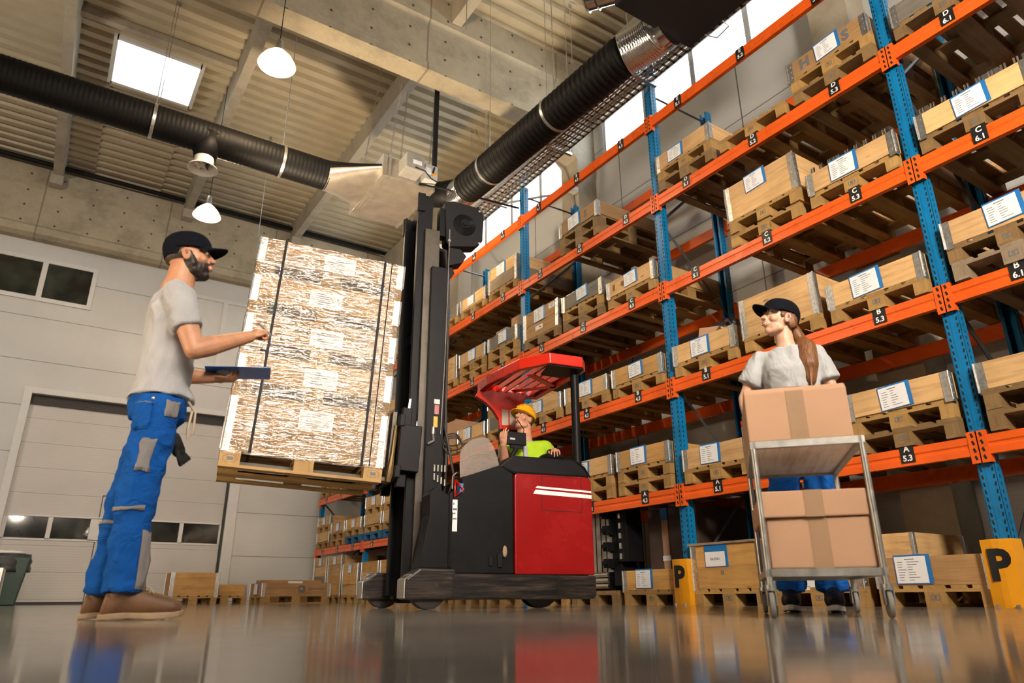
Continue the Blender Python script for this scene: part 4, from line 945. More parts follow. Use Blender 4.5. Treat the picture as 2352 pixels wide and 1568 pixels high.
# mast
def channel(b, u0, u1, v, z0, z1, s, t=.014):
    b.box(u0, u1, v - t / 2, v + t / 2, z0, z1); f = .045 * s
    b.box(u0, u0 + .02, min(v, v - f), max(v, v - f), z0, z1); b.box(u1 - .02, u1, min(v, v - f), max(v, v - f), z0, z1); return b
ms = empty('mast'); ms.parent = tr
b = MB()
for s in (-1, 1): channel(b, 1.56, 1.71, s * .37, .04, 2.9, s)
b.box(1.58, 1.70, -.37, .37, .05, .16); b.box(1.66, 1.70, -.37, .37, 1.5, 1.62); b.box(1.66, 1.70, -.37, .37, 2.78, 2.9)
add('outer_mast_stage', b, M['blk'], ms, bevel=.003)
b = MB()
for s in (-1, 1): channel(b, 1.50, 1.64, s * .315, .07, 3.3, s)
b.box(1.60, 1.63, -.31, .31, 3.18, 3.3); add('middle_mast_stage', b, M['steelrail'], ms, bevel=.003)
b = MB()
for s in (-1, 1): channel(b, 1.44, 1.58, s * .26, .10, 3.68, s)
b.box(1.52, 1.57, -.26, .26, 3.58, 3.68); b.box(1.52, 1.56, -.26, .26, 2.3, 2.4); b.box(1.43, 1.50, -.285, -.255, 3.5, 3.69); b.box(1.43, 1.50, .255, .285, 3.5, 3.69)
add('inner_mast_stage', b, M['blk'], ms, bevel=.003)
b = MB(); b.cyl((1.60, 0, .15), (1.60, 0, 2.2), .055, n=20); b.cyl((1.60, 0, 2.2), (1.60, 0, 3.55), .035, n=16)
for v in (-.14, .14): b.cyl((1.64, v, .15), (1.64, v, 2.6), .032, n=14)
add('lift_cylinder', b, M['blk'], ms, smooth='auto')
b = MB(); z = .95
while z < 3.5:
    for v in (-.09, .11): b.box(1.535, 1.545, v - .012, v + .012, z, z + .02)
    z += .03
add('lift_chain', b, M['steelrail'], ms)
b = MB(); b.box(1.56, 1.68, -.2, .2, .15, 3.2); add('mast_back_plate', b, M['blkp'], ms)
b = MB()
for k in range(7):
    v = -.34 + .035 * k; w = random.uniform(-.02, .02)
    b.tube([(1.74, v, .80), (1.76 + w, v - .02, 1.15), (1.73, v + w, 1.6), (1.75 + w, v, 2.2), (1.73, v, 2.8), (1.69, v, 3.1 + .02 * k)], .013, 8)
b.tube([(1.74, -.36, .78), (1.80, -.42, 1.0), (1.74, -.38, 1.35), (1.70, -.3, 1.6)], .011, 8)
for k in range(3):
    c = Vector((1.80, -.36 - .01 * k, 1.33 - .03 * k)); b.tube([tuple(c + Vector((math.cos(a * math.tau / 20) * (.075 + .01 * k), .0 + .02 * math.sin(a), math.sin(a * math.tau / 20) * (.05 + .01 * k)))) for a in range(21)], .006, 6)
add('hydraulic_hose', b, M['rubber'], ms, smooth=True)
b = MB()
for k in range(4):
    v = -.385; u = 1.64 + .03 * k
    for z in (1.05, .98 - .015 * k): b.cyl((u, v, z), (u, v, z + .055), .009, n=8)
b.cyl((1.62, -.38, 1.36), (1.62, -.38, 1.42), .015, n=10); b.tube([(1.62, -.38, 1.36), (1.62, -.4, 1.30), (1.57, -.4, 1.27)], .01, 8)
add('hose_fitting', b, M['chrome'], ms, smooth='auto')
b = MB(); b.tube([(1.68, -.395, 1.36), (1.70, -.39, 2.0), (1.71, -.385, 2.6), (1.715, -.38, 3.3)], .005, 6); add('guide_wire', b, M['chrome'], ms)
b = MB(); b.box(1.62, 1.67, -.381, -.378, 1.62, 1.66, 0); b.box(1.625, 1.665, -.381, -.378, 1.53, 1.61, 1); b.box(1.62, 1.655, -.381, -.378, 1.42, 1.51, 2); add('mast_sticker', b, [M['frame'], M['red'], M['yellow']], ms)
# tilted front light bars on the carriage
b = MB(); b.tube([(1.40, -.30, 1.34), (1.435, -.30, 1.66)], .008, 8); b.tube([(1.50, -.30, 1.34), (1.52, -.30, 1.62)], .010, 8); add('carriage_light_strip', b, M['led'], ms)
# carriage and forks follow the tilt of the load
TA = R(10.79) * -1; TT = R(2.889)
LB = Vector((.998, 5.419, .99)); TX = Vector((math.sin(R(100.79)), math.cos(R(100.79)), 0)); NX = Vector((-TX.y, TX.x, 0))
A2 = TX * math.cos(TT) - Vector((0, 0, 1)) * math.sin(TT); U2 = Vector((0, 0, 1)) * math.cos(TT) + TX * math.sin(TT)
LM = Matrix(((A2.x, NX.x, U2.x, LB.x), (A2.y, NX.y, U2.y, LB.y), (A2.z, NX.z, U2.z, LB.z), (0, 0, 0, 1)))
tr_m = Matrix.Translation((1.067, 5.813, 0)) @ Matrix.Rotation(AZ, 4, 'Z')
LT = tr_m.inverted() @ LM
b = MB(); b.M = LT
for v in (.13, .56):
    b.box(.06, 1.30, v, v + .11, .035, .072); b.prism([(1.26, .035), (1.30, .035), (1.305, .62), (1.265, .62)], v, v + .11, 'y')
fk = add('fork', b, M['steelrail'], ms, bevel=.004)
b = MB(); b.M = LT
b.box(1.305, 1.35, .02, .80, .06, .16); b.box(1.305, 1.35, .02, .80, .48, .58); b.box(1.34, 1.42, .10, .16, .0, .66); b.box(1.34, 1.42, .64, .70, .0, .66); b.box(1.32, 1.50, .03, .12, .12, .5); b.box(1.32, 1.50, .68, .77, .12, .5)
add('fork_carriage', b, M['blk'], ms, bevel=.006)
b = MB(); b.M = LT; b.tube([(1.275, .10, .03), (1.28, .09, .10), (1.29, .1, .25), (1.3, .12, .5)], [.02, .03, .016, .016], 8); add('worn_brass_bar', b, simple('rubbed_brass_bar', (.35, .24, .1), .35, .7), ms, smooth='auto')
# black lower guard between leg and body
add('mast_foot_cover', MB().prism([(1.475, .285), (1.73, .285), (1.73, .82), (1.60, .90), (1.54, .84), (1.545, .68)], -.60, -.40, 'y'), M['blk'], bevel=.01)
# drum on the mast head
b = MB(); pts = [(1.72, 3.24), (1.76, 3.19), (2.02, 3.24), (2.09, 3.32), (2.10, 3.60), (2.06, 3.67), (1.78, 3.69), (1.70, 3.66)]
b.prism(pts, -.26, -.12, 'y'); dm = add('hose_reel', b, M['blkp'], ms, bevel=.008)
MB().lathe([(.115, 0), (.11, .004), (.05, .03), (.045, .035), (.03, .035), (.028, .045), (0, .045)], (1.90, -.26, 3.45), 32, axis=(0, -1, 0)).build('reel_hub', M['blk'], dm, smooth='auto')
MB().cyl((1.75, -.262, 3.25), (1.75, -.27, 3.25), .014, n=8).cyl((2.05, -.262, 3.63), (2.05, -.27, 3.63), .012, n=8).cyl((2.05, -.262, 3.28), (2.05, -.27, 3.28), .012, n=8).build('reel_bolt', M['chrome'], dm)
MB().box(1.66, 1.74, -.24, -.14, 3.3, 3.6).build('reel_bracket', M['blk'], dm)
add('mast_camera', MB().prism([(1.73, 2.95), (1.86, 3.0), (1.90, 3.08), (1.84, 3.14), (1.73, 3.14)], -.34, -.2, 'y').prism([(1.72, 2.78), (1.80, 2.90), (1.78, 2.96), (1.72, 2.96)], -.3, -.22, 'y'), M['blkp'], ms, bevel=.006)

# ================================================================== THE WRAPPED LOAD
def onload(o, z): o.matrix_world = LM @ Matrix.Translation((.6, .4, z)); return o
z = 0; tier = 0
names = ['lowest', 'second', 'third', 'fourth', 'top']
ci = 0
for t in range(5):
    o = pallet(0, 0, 0, 0, '%s pallet of the film-wrapped load on the forks' % names[t], (.46, .30, .14, 1) if t else (.46, .29, .10, 1)); onload(o, z); z += .144
    b = MB(); FYM = Matrix(((1, 0, 0, 0), (0, 0, -1, 0), (0, 1, 0, 0), (0, 0, 0, 1)))
    for x in (-.527, .527):
        b.M = Matrix.Translation((x, -.401, .062)) @ FYM
        ring = [(math.cos(a * math.tau / 24) * .052, math.sin(a * math.tau / 24) * .03) for a in range(24)]
        vs = [(p[0], p[1], 0) for p in ring] + [(p[0] * .93, p[1] * .9, 0) for p in ring]
        b.add(vs, [(i, (i + 1) % 24, 24 + (i + 1) % 24, 24 + i) for i in range(24)]); b.box(-.02, .022, -.012, .013, 0, .0005)
    b.M = Matrix.Identity(4); b.build('block_stamp', M['ink'], o, fix=False)
    for q in range(2 if t == 0 else 1):
        lab = ('%s crate collar inside the film-wrapped load' % ('lowest', 'second')[q]) if t == 0 else '%s crate collar inside the film-wrapped load' % ('', 'third', 'fourth', 'fifth', 'topmost')[t]
        o = collar(0, 0, 0, 0, lab, (.56, .36, .19, 1)); onload(o, z)
        if q == (1 if t == 0 else 0):
            p = MB(); rn = random.Random(t); p.box(-.13, .13, -.075, .075, 0, .001, 0)
            for k in range(6): yy = .045 - k * .018; p.box(-.08, -.08 + rn.uniform(.06, .15), yy, yy + .004, .001, .0015, 1)
            pp = p.build('paper_sheet', [M['white'], M['ink']], o); pp.matrix_local = Matrix.Translation((.02 + rn.uniform(-.04, .04), -.403, .08)) @ FYM
        z += .195
HL = z
b = MB(); rn = random.Random(11); N = 96
def rr(t, ox, r=.03):
    """rounded rectangle perimeter, parameter 0..1"""
    hx, hy = .6 + ox, .4 + ox; per = 4 * (hx + hy); d = t * per
    segs = [(2 * hx, (-hx, -hy), (1, 0)), (2 * hy, (hx, -hy), (0, 1)), (2 * hx, (hx, hy), (-1, 0)), (2 * hy, (-hx, hy), (0, -1))]
    for L, p, q in segs:
        if d <= L: return (p[0] + q[0] * d, p[1] + q[1] * d)
        d -= L
    return (-hx, -hy)
zs = [.10, .15] + [.19 + k * (HL - .22) / 22 for k in range(23)] + [HL + .004]
vs = []
for j, zz in enumerate(zs):
    for i in range(N):
        x, y = rr(i / N, .008); w = rn.uniform(-.003, .004); vs.append((x * (1 + w) + .6, y * (1 + w) + .4, zz))
fs = [(j * N + i, (j + 1) * N + i, (j + 1) * N + (i + 1) % N, j * N + (i + 1) % N) for j in range(len(zs) - 1) for i in range(N)]
fs.append(tuple((len(zs) - 1) * N + i for i in range(N)))
b.add(vs, fs); o = b.build('stretch_wrap', M['film'], smooth=True); o.matrix_world = LM
tag(o, 'clear stretch film wrapped tightly around the crates held by the forklift', 'film')
for u, lab in ((.20, 'black strap round the load near its left end'), (1.03, 'black strap round the load beside the mast'), (1.09, 'thin slack strap beside the mast-side strap')):
    b = MB(); w = .010 if u < 1.08 else .004; t = .003; zb = .12
    b.box(u - w, u + w, -.014, -.014 + t, zb, HL + .008); b.box(u - w, u + w, -.014, .814, HL + .006, HL + .006 + t); b.box(u - w, u + w, .811, .814, zb, HL + .008); b.box(u - w, u + w, -.014, .814, zb, zb + t)
    o = b.build('strapping_band', M['blkp']); o.matrix_world = LM; tag(o, lab, 'strap', 'straps round the wrapped load')

# remove the pristine prototypes
for p in (PP, PL_, CP, CL_):
    for ch in list(p.children): D.objects.remove(ch)
    D.objects.remove(p)
# ================================================================== PEOPLE
V = Vector
def remesh(b, name, mat, parent, vox, it=3, fac=.5, fold=0, fsize=.1):
    o = b.build(name, mat, parent); m = o.modifiers.new('r', 'REMESH'); m.mode = 'VOXEL'; m.voxel_size = vox
    s = o.modifiers.new('s', 'SMOOTH'); s.factor = fac; s.iterations = it
    if fold:
        tx = D.textures.new('cloth_folds', 'CLOUDS'); tx.noise_scale = fsize; tx.noise_depth = 1
        dm_ = o.modifiers.new('d', 'DISPLACE'); dm_.texture = tx; dm_.strength = fold; dm_.mid_level = .5; dm_.texture_coords = 'LOCAL'
        s3 = o.modifiers.new('s3', 'SMOOTH'); s3.factor = .5; s3.iterations = 2
    evaluated(o, name); o.data.shade_smooth()
    if not o.data.materials: o.data.materials.append(mat)
    return o
def hand(b, W, d, up, thumb, curls, sc=1.0, spread=.12, tcurl=.4):
    """W wrist, d palm direction, up back-of-hand normal, thumb side vector (+ across)"""
    d = V(d).normalized(); t = V(thumb); t = (t - d * t.dot(d)).normalized(); up = V(up); up = (up - d * up.dot(d) - t * up.dot(t)).normalized(); W = V(W)
    Rm = Matrix((d, t, up)).transposed()
    b.ball(W + d * .05 * sc, (.052 * sc, .040 * sc, .017 * sc), 14, rot=Rm); b.ball(W + d * .07 * sc, (.03 * sc, .041 * sc, .015 * sc), 12, rot=Rm)
    b.cone(W - d * .01, W + d * .04 * sc, .024 * sc, .026 * sc)
    L = (.070, .080, .074, .058)
    for k in range(4):
        y = (.030 - .0205 * k) * sc; p = W + d * (.088 - .006 * abs(k - 1)) * sc + t * y; a = -(k - 1.5) * spread * .5; ang = 0
        for j, fr in enumerate((.45, .31, .24)):
            ang += curls[k] * (.9, 1.1, .7)[j]
            dd = (d * math.cos(a) + t * math.sin(a)); q = dd * math.cos(ang) - up * math.sin(ang)
            p2 = p + q * L[k] * fr * sc; b.cone(p, p2, (.0094 - .0009 * j) * sc, (.0086 - .0009 * j) * sc, 10); p = p2
    p = W + d * .022 * sc + t * .030 * sc
    q = (d * .62 + t * .72 - up * .15).normalized(); p1 = p + q * .034 * sc; b.cone(p - q * .01, p1, .014 * sc, .0105 * sc, 10)
    q = (d * (.9) + t * (.35 - tcurl) - up * (.25 + tcurl * .6)).normalized(); p2 = p1 + q * .026 * sc; b.cone(p1, p2, .0105 * sc, .0095 * sc, 10)
    q = (d * .9 + t * (.15 - tcurl) - up * (.3 + tcurl)).normalized(); b.cone(p2, p2 + q * .022 * sc, .0095 * sc, .0078 * sc, 10)
def headmesh(b, H, f, u, s=1.0, fem=False):
    f = V(f).normalized(); u = V(u); u = (u - f * u.dot(f)).normalized(); r = f.cross(u)
    Rm = Matrix((r, f, u)).transposed()
    def P(x, y, z): return H + (r * x + f * y + u * z) * s
    def B(x, y, z, rx, ry, rz, n=18): b.ball(P(x, y, z), (rx * s, ry * s, rz * s), n, rot=Rm)
    def Cn(a, c, r0, r1): b.cone(P(*a), P(*c), r0 * s, r1 * s, 12)
    B(0, -.012, .032, .075, .096, .088); B(0, .02, -.005, .066, .075, .08); B(0, .028, -.045, .056, .062, .062)
    B(0, .062, -.088, .026 if fem else .032, .026, .022); Cn((-.045, .02, -.07), (0, .065, -.092), .024, .02); Cn((.045, .02, -.07), (0, .065, -.092), .024, .02)
    Cn((-.03, .078, .036), (.03, .078, .036), .014, .014); B(0, .062, .055, .05, .03, .035)
    B(-.04, .062, -.022, .026, .026, .024); B(.04, .062, -.022, .026, .026, .024)
    k = .9 if fem else 1.0
    Cn((0, .092, .024), (0, .112 * (1 if not fem else .99), -.014), .0085 * k, .0125 * k); B(0, .116, -.018, .012 * k, .011, .010); B(-.012, .106, -.021, .0085, .010, .008); B(.012, .106, -.021, .0085, .010, .008)
    B(0, .084, -.048, .03, .02, .022); B(0, .098, -.043, .021, .009, .0055); B(0, .095, -.062, .019, .010, .0065)
    for q in (-1, 1):
        B(q * .075, -.004, -.006, .011, .020, .031); B(q * .081, -.010, .006, .008, .017, .020)
    return P, Rm, r, f, u
def facebits(P, Rm, s, root, skin, fem=False):
    for q in (-1, 1):
        e = MB(); e.ball(P(q * .031, .0835, .017), (.0135 * s, .0115 * s, .0085 * s), 14, rot=Rm); eo = e.build('eye', M['eye'], root, smooth=True)
        MB().ball(P(q * .031 + .001, .0905, .018), (.006 * s, .005 * s, .006 * s), 12, rot=Rm).build('iris', M['iris'], eo, smooth=True)
        b = MB(); b.tube([P(q * .016, .099, .034), P(q * .031, .099, .040), P(q * .048, .088, .035)], [.003 * s, .0042 * s, .002 * s], 8); b.build('eyebrow', M['hairs'] if not fem else M['hair'], root, smooth=True)
        b = MB(); b.tube([P(q * .018, .094, .021), P(q * .031, .0965, .0265), P(q * .045, .087, .020)], .0024 * s, 6); b.build('eyelash', M['iris'] if fem else M['hairs'], root, smooth=True)
    for q in (-1, 1): MB().ball(P(q * .0885, -.004, .002), (.0035 * s, .0075 * s, .013 * s), 12, rot=Rm).build('ear_hollow_shade', M['inner'], root, smooth=True)  # raised dark ball paints the shade of the ear hollow
    b = MB(); b.tube([P(-.026, .088, -.046), P(-.012, .1045, -.0475), P(0, .108, -.0465), P(.012, .1045, -.0475), P(.026, .088, -.046)], [.002, .0042, .0046, .0042, .002], 8)
    b.tube([P(-.025, .088, -.050), P(-.01, .103, -.060), P(0, .1055, -.062), P(.01, .103, -.060), P(.025, .088, -.050)], [.002, .0045, .0052, .0045, .002], 8); b.build('lips', M['lip'], root, smooth=True)
    b = MB(); b.tube([P(-.017, .098, -.052), P(0, .106, -.0535), P(.017, .098, -.052)], .0042 * s, 8); b.build('teeth', M['teeth'], root, smooth=True)
def capmesh(P, Rm, root, s=1.0, back=0):
    b = MB(); n = 30; rings = []
    for k in range(9):
        a = k / 8 * math.pi * .5; rz = .088 * math.sin(a); rr_ = math.cos(a) ** .62
        rings.append((P(0, -.002, .052 + rz * .98), (Rm @ V((.089 * s * rr_, 0, 0))), (Rm @ V((0, .114 * s * rr_, 0)))))
    rings = [(P(0, .000, .036), Rm @ V((.087 * s, 0, 0)), Rm @ V((0, .113 * s, 0)))] + rings
    b.loft(rings[:-1] + [(rings[-1][0], rings[-1][1] * 1 + Rm @ V((.004, 0, 0)), rings[-1][2] + Rm @ V((0, .004, 0)))], n)
    b.loft([(P(0, -.055, .0), Rm @ V((.068 * s, 0, 0)), Rm @ V((0, .055 * s, 0))), (P(0, -.035, .05), Rm @ V((.079 * s, 0, 0)), Rm @ V((0, .082 * s, 0)))], n)
    c = b.build('cap', M['cap'], root, smooth='auto')
    b = MB(); top = []; bot = []; m = 16
    for i in range(m + 1):
        x = -1 + 2 * i / m; w = .072 * x; y0 = .098 * math.sqrt(max(0, 1 - (x * .86) ** 2)) + .004; y1 = y0 + .080 * math.sqrt(max(0, 1 - x * x)) ** .8 + .004
        dz = -.024 * x * x; top.append((w, y0, .056 + dz)); bot.append((w * .98, y1, .050 + dz * 1.2))
    vs = [P(*p) for p in top] + [P(*p) for p in bot] + [P(p[0], p[1], p[2] - .005) for p in top] + [P(p[0], p[1], p[2] - .005) for p in bot]; k = m + 1
    fs = [(i, i + 1, k + i + 1, k + i) for i in range(m)] + [(2 * k + i, 3 * k + i, 3 * k + i + 1, 2 * k + i + 1) for i in range(m)] + [(k + i, k + i + 1, 3 * k + i + 1, 3 * k + i) for i in range(m)] + [(i, 2 * k + i, 2 * k + i + 1, i + 1) for i in range(m)]
    b.add(vs, fs); b.build('cap_peak', M['cap'], c, smooth='auto')
    MB().ball(P(0, -.01, .140), (.006, .006, .004), 10, rot=Rm).build('cap_button', M['cap'], c, smooth=True)
def torso_rings(C, Nk, f, hw, infl=0, hem=0):
    """rings from pelvis centre C to neck base Nk"""
    up = (Nk - C); L = up.length; up.normalize(); f = V(f).normalized(); r = f.cross(V((0, 0, 1))).normalized(); fo = (f - up * f.dot(up)).normalized()
    out = []
    for t, w, d, o in hw: out.append((C + up * L * t + fo * o, r * (w + infl), fo * (d + infl)))
    return out, r, fo, up
def boot(b_l, b_s, A, toe, m_h=.075, L=None):
    """A ankle joint above heel, toe tip on the floor"""
    A, toe = V(A), V(toe); d = V((toe.x - A.x, toe.y - A.y, 0)); d.normalize(); s = d.cross(V((0, 0, 1))); heel = V((A.x, A.y, toe.z)) - d * .075
    Lf = (toe - heel).length; z0 = toe.z
    Q = lambda t, z: heel + d * Lf * t + V((0, 0, z))
    b_l.loft([(Q(.01, .035), s * .030, V((0, 0, .022))), (Q(.045, .06), s * .038, V((0, 0, .055))), (Q(.30, .078), s * .042, V((0, 0, .066))), (Q(.52, .066), s * .044, V((0, 0, .054))), (Q(.72, .058), s * .049, V((0, 0, .043))), (Q(.88, .050), s * .044, V((0, 0, .036))), (Q(.965, .044), s * .028, V((0, 0, .024)))], 20)
    b_l.cone(A + V((0, 0, .05)), Q(.22, .07), .054, .046, 16); b_l.cone(A + V((0, 0, .03)), Q(.5, .06), .046, .035, 16)
    pts = [(-.015, .026), (.10, .034), (.35, .031), (.6, .040), (.8, .045), (.94, .034), (1.0, .012)]
    o = [heel + d * Lf * t + s * w for t, w in pts] + [heel + d * Lf * t - s * w for t, w in reversed(pts)]
    zz = [0.0, 0.0, .005, 0, .002, .010, .016]; zz = zz + zz[::-1]; n = len(o)
    vs = [p + V((0, 0, z)) for p, z in zip(o, zz)] + [p + V((0, 0, .026 + z * .9)) for p, z in zip(o, zz)]
    b_s.add(vs, [tuple(range(n))[::-1], tuple(range(n, 2 * n))] + [(i, (i + 1) % n, n + (i + 1) % n, n + i) for i in range(n)])
def human(name, lab, skin, C, Nk, f, H, hf, hu, sh, el, wr, hips, kn, an, toes, hands, fem=False, s=1.0, vox=.0045, hem=-.1, fat=1.0, teem='tee', cut=None):
    C, Nk, H = V(C), V(Nk), V(H); root = empty(name, (C.x, C.y, 0), label=lab, cat='person'); inv = V((-C.x, -C.y, 0))
    def fin(b):
        b.v = [(x - C.x, y - C.y, z) for x, y, z in b.v]; return b
    sh, el, wr, hips, kn, an, toes = [[V(p) for p in q] for q in (sh, el, wr, hips, kn, an, toes)]
    if fem: hw = [(-.12, .13, .10, 0), (.0, .150, .105, -.01), (.14, .140, .095, 0), (.34, .112, .085, .005), (.58, .13, .105, .012), (.72, .138, .112, .02), (.86, .145, .08, 0), (.95, .10, .06, 0), (1.0, .06, .055, 0)]
    else: hw = [(-.12, .13, .10, 0), (.0, .150, .115, -.012), (.16, .143, .108, 0), (.36, .138, .105, .005), (.58, .155, .115, .01), (.74, .170, .118, .005), (.88, .165, .09, 0), (.96, .11, .068, 0), (1.0, .065, .06, 0)]
    hw = [(t, w * fat, d * fat, o) for t, w, d, o in hw]
    # ---- body, one continuous surface
    b = MB(); rg, r, fo, up = torso_rings(C, Nk, f, hw, -.012); b.loft(rg, 24)
    nk = .052 if fem else .071
    P, Rm, hr, hff, huu = headmesh(b, H, hf, hu, s, fem)
    b.cone(Nk - up * .03, P(0, -.022, -.05), nk, nk * .93, 18); b.cone(Nk, Nk + up * .02, nk * 1.1, nk, 16)
    ra = (.040, .036, .031, .023) if fem else (.061, .054, .046, .030)
    for i in (0, 1):
        b.cone(sh[i], sh[i].lerp(el[i], .45), ra[0], ra[1] * 1.05); b.cone(sh[i].lerp(el[i], .45), el[i], ra[1] * 1.02, ra[2] * .98)
        m_ = el[i].lerp(wr[i], .3); b.cone(el[i], m_, ra[2], ra[2] * 1.08); b.cone(m_, wr[i], ra[2] * 1.04, ra[3]); b.cone(sh[i], Nk - up * .06, ra[0], ra[0] * .9)
        if hands[i]: hand(b, wr[i], *hands[i][:4], sc=(.9 if fem else 1.0), **(hands[i][4] if len(hands[i]) > 4 else {}))
        b.cone(hips[i], kn[i], .075, .05); b.cone(kn[i], an[i], .048, .035)
        b.cone(an[i], an[i].lerp(toes[i], .5) + V((0, 0, .02)), .033, .028)
    body = remesh(fin(b), 'body', skin, root, vox, 2, .45)
    class PP_: pass
    P0_ = lambda x, y, z: P(x, y, z) - V((C.x, C.y, 0))
    facebits(P0_, Rm, s, root, skin, fem)
    # ---- shirt
    b = MB(); hw2 = [(t, w, d, o) for t, w, d, o in hw if t > hem + .06]; rg, *_ = torso_rings(C, Nk, f, [(hem, hw[1][1] + .020, hw[1][2] + .022, 0), (hem + .05, hw[1][1] + .008, hw[1][2] + .01, 0)] + hw2, .014 if not fem else .018); b.loft(rg, 28)
    for i in (0, 1):
        k = .62 if not fem else .66
        e2 = sh[i].lerp(el[i], k); b.cone(sh[i], Nk - up * .07, ra[0] + .012, ra[0] + .008); b.ball(sh[i], ra[0] + .012)
        b.cyl(sh[i], e2, ra[0] + .014, ra[1] + (.018 if not fem else .032), 20)
    tee = remesh(fin(b), 't_shirt', M[teem], root, .008, 3, fold=.028, fsize=.09)
    # ---- trousers
    b = MB(); rg, *_ = torso_rings(C, Nk, f, [(-.14, .14, .11, 0), (0, hw[1][1], hw[1][2], -.008), (.07, hw[1][1] * .93, hw[1][2] * .9, 0)], .014); b.loft(rg, 24)
    for i in (0, 1):
        kk = .074 if fem else .084
        b.cone(hips[i], kn[i], .100 if not fem else .095, kk); m_ = kn[i].lerp(an[i], .5); b.cone(kn[i], m_, kk, kk * .93); b.cyl(m_, an[i].lerp(kn[i], .02), kk * .92, .083, 18)
        b.cone(hips[i], C - V((0, 0, .04)), .10, .10)
    tz = remesh(fin(b), 'trousers', M['pants'], root, .009, 3, fold=.034, fsize=.075)
    return root, P0_, Rm, fin, body, tee, tz

# ---- the man on the left
f = V((.988, -.156, 0)); rgt = V((-.156, -.988, 0)); up = V((0, 0, 1))
C = V((.372, 3.62, .955)); Nk = V((.362, 3.62, 1.545)); H = V((.388, 3.616, 1.722))
hfm = (f * .985 + up * .16 + rgt * .05).normalized()
root, P, Rm, fin, body, tee, tz = human('person', 'man in grey t-shirt, navy cap and blue work trousers holding a clipboard', M['skinm'], C, Nk, f, H, hfm, up - f * .1,
    [(.352, 3.452, 1.452), (.40, 3.785, 1.452)], [(.452, 3.385, 1.172), (.385, 3.86, 1.165)], [(.70, 3.446, 1.305), (.618, 3.785, 1.168)],
    [(.362, 3.53, .90), (.385, 3.705, .90)], [(.330, 3.515, .49), (.315, 3.735, .50)], [(.345, 3.515, .10), (.285, 3.77, .10)], [(.578, 3.478, 0), (.51, 3.735, 0)],
    [((.6, .2, .45), (-.3, -.3, .9), (.1, .6, .5), (1.25, 1.3, 1.35, 1.4), dict(tcurl=.5)), ((.85, -.5, -.12), (0, 0, -1), (.5, .85, 0), (.75, .8, .8, .85), dict(tcurl=.2))], s=1.03, fat=.98, hem=.02)
# belt of trousers, patches, stripes
b = MB(); b.tube([(.357, 3.41, .62), (.357, 3.405, .78)], .002)
def strip(name, pts, w, h, mat, par):
    pass
def decal(name, path, width, mat, par, off=.0):
    """band hugging the trouser surface: list of points on the surface"""
    b = MB(); n = len(path); vs = []
    for p, q in path: vs += [V(p) - V((C.x, C.y, 0)), V(q) - V((C.x, C.y, 0))]
    b.add(vs, [(2 * i, 2 * i + 1, 2 * i + 3, 2 * i + 2) for i in range(n - 1)])
    o = b.build(name, mat, par); sw = o.modifiers.new('w', 'SHRINKWRAP'); sw.target = par; sw.wrap_method = 'NEAREST_SURFACEPOINT'; sw.offset = .004
    sd = MB()
    s2 = o.modifiers.new('s', 'SOLIDIFY'); s2.thickness = .003; return o
def band(name, cx, cy, r, z0, z1, a0, a1, mat, par, n=14, m=6):
    """curved patch around a vertical limb, snapped on to it"""
    b = MB(); vs = []
    for j in range(m + 1):
        for i in range(n + 1):
            a = a0 + (a1 - a0) * i / n; z = z0 + (z1 - z0) * j / m; vs.append((cx + math.cos(a) * r - C.x, cy + math.sin(a) * r - C.y, z))
    b.add(vs, [(j * (n + 1) + i, j * (n + 1) + i + 1, (j + 1) * (n + 1) + i + 1, (j + 1) * (n + 1) + i) for j in range(m) for i in range(n)])
    o = b.build(name, mat, par, smooth=True); sw = o.modifiers.new('w', 'SHRINKWRAP'); sw.target = par; sw.wrap_method = 'NEAREST_SURFACEPOINT'; sw.wrap_mode = 'ABOVE_SURFACE'; sw.offset = .005
    s2 = o.modifiers.new('s', 'SOLIDIFY'); s2.thickness = .004; return o
band('leg_pocket_patch', .345, 3.515, .12, .60, .745, R(-118), R(-78), M['greypatch'], tz)
band('reflective_tape', .33, 3.515, .11, .435, .455, R(-175), R(-70), M['greypatch'], tz, m=1)
band('reflective_tape', .30, 3.74, .11, .40, .42, R(170), R(270), M['greypatch'], tz, m=1)
band('knee_pad_patch', .335, 3.515, .11, .12, .36, R(-62), R(-10), M['greypatch'], tz)
band('hip_pocket_flap', .36, 3.53, .16, .80, .93, R(-165), R(-112), M['pants'], tz)
band('pocket_trim', .36, 3.53, .165, .93, .942, R(-168), R(-108), M['greypatch'], tz, m=1)
band('front_pocket', .36, 3.53, .16, .86, .955, R(-85), R(-40), M['greypatch'], tz)
MB().ball((.32 - C.x, 3.405 - C.y, .925), (.008, .004, .008), 10).build('stud_button', M['galv'], tz, smooth=True)
b = MB(); b.tube([(.478, 3.50, .95), (.512, 3.48, .90), (.515, 3.48, .80), (.495, 3.48, .77), (.49, 3.48, .82), (.50, 3.49, .92)], .006, 8); fin(b).build('belt_loop_cord', M['lace'], tz, smooth=True)
b = MB(); b.cone((.46, 3.62, .80), (.485, 3.62, .74), .025, .03)
for k in range(4): b.cone((.475 + .01 * k, 3.60 + .015 * k, .74), (.50 + .012 * k, 3.60 + .012 * k, .675 + .012 * k), .011, .010)
fin(b).build('tucked_work_glove', M['gloveb'], tz, smooth=True)
capmesh(P, Rm, root, 1.03)
b = MB(); s = 1.03
def HB(b, x, y, z, rx, ry, rz, n=18): b.ball(P(x, y, z), (rx * s, ry * s, rz * s), n, rot=Rm)
HB(b, 0, .034, -.052, .0595, .064, .052); HB(b, 0, .064, -.092, .034, .031, .026); HB(b, .05, .01, -.035, .022, .035, .05); HB(b, -.05, .01, -.035, .022, .035, .05)
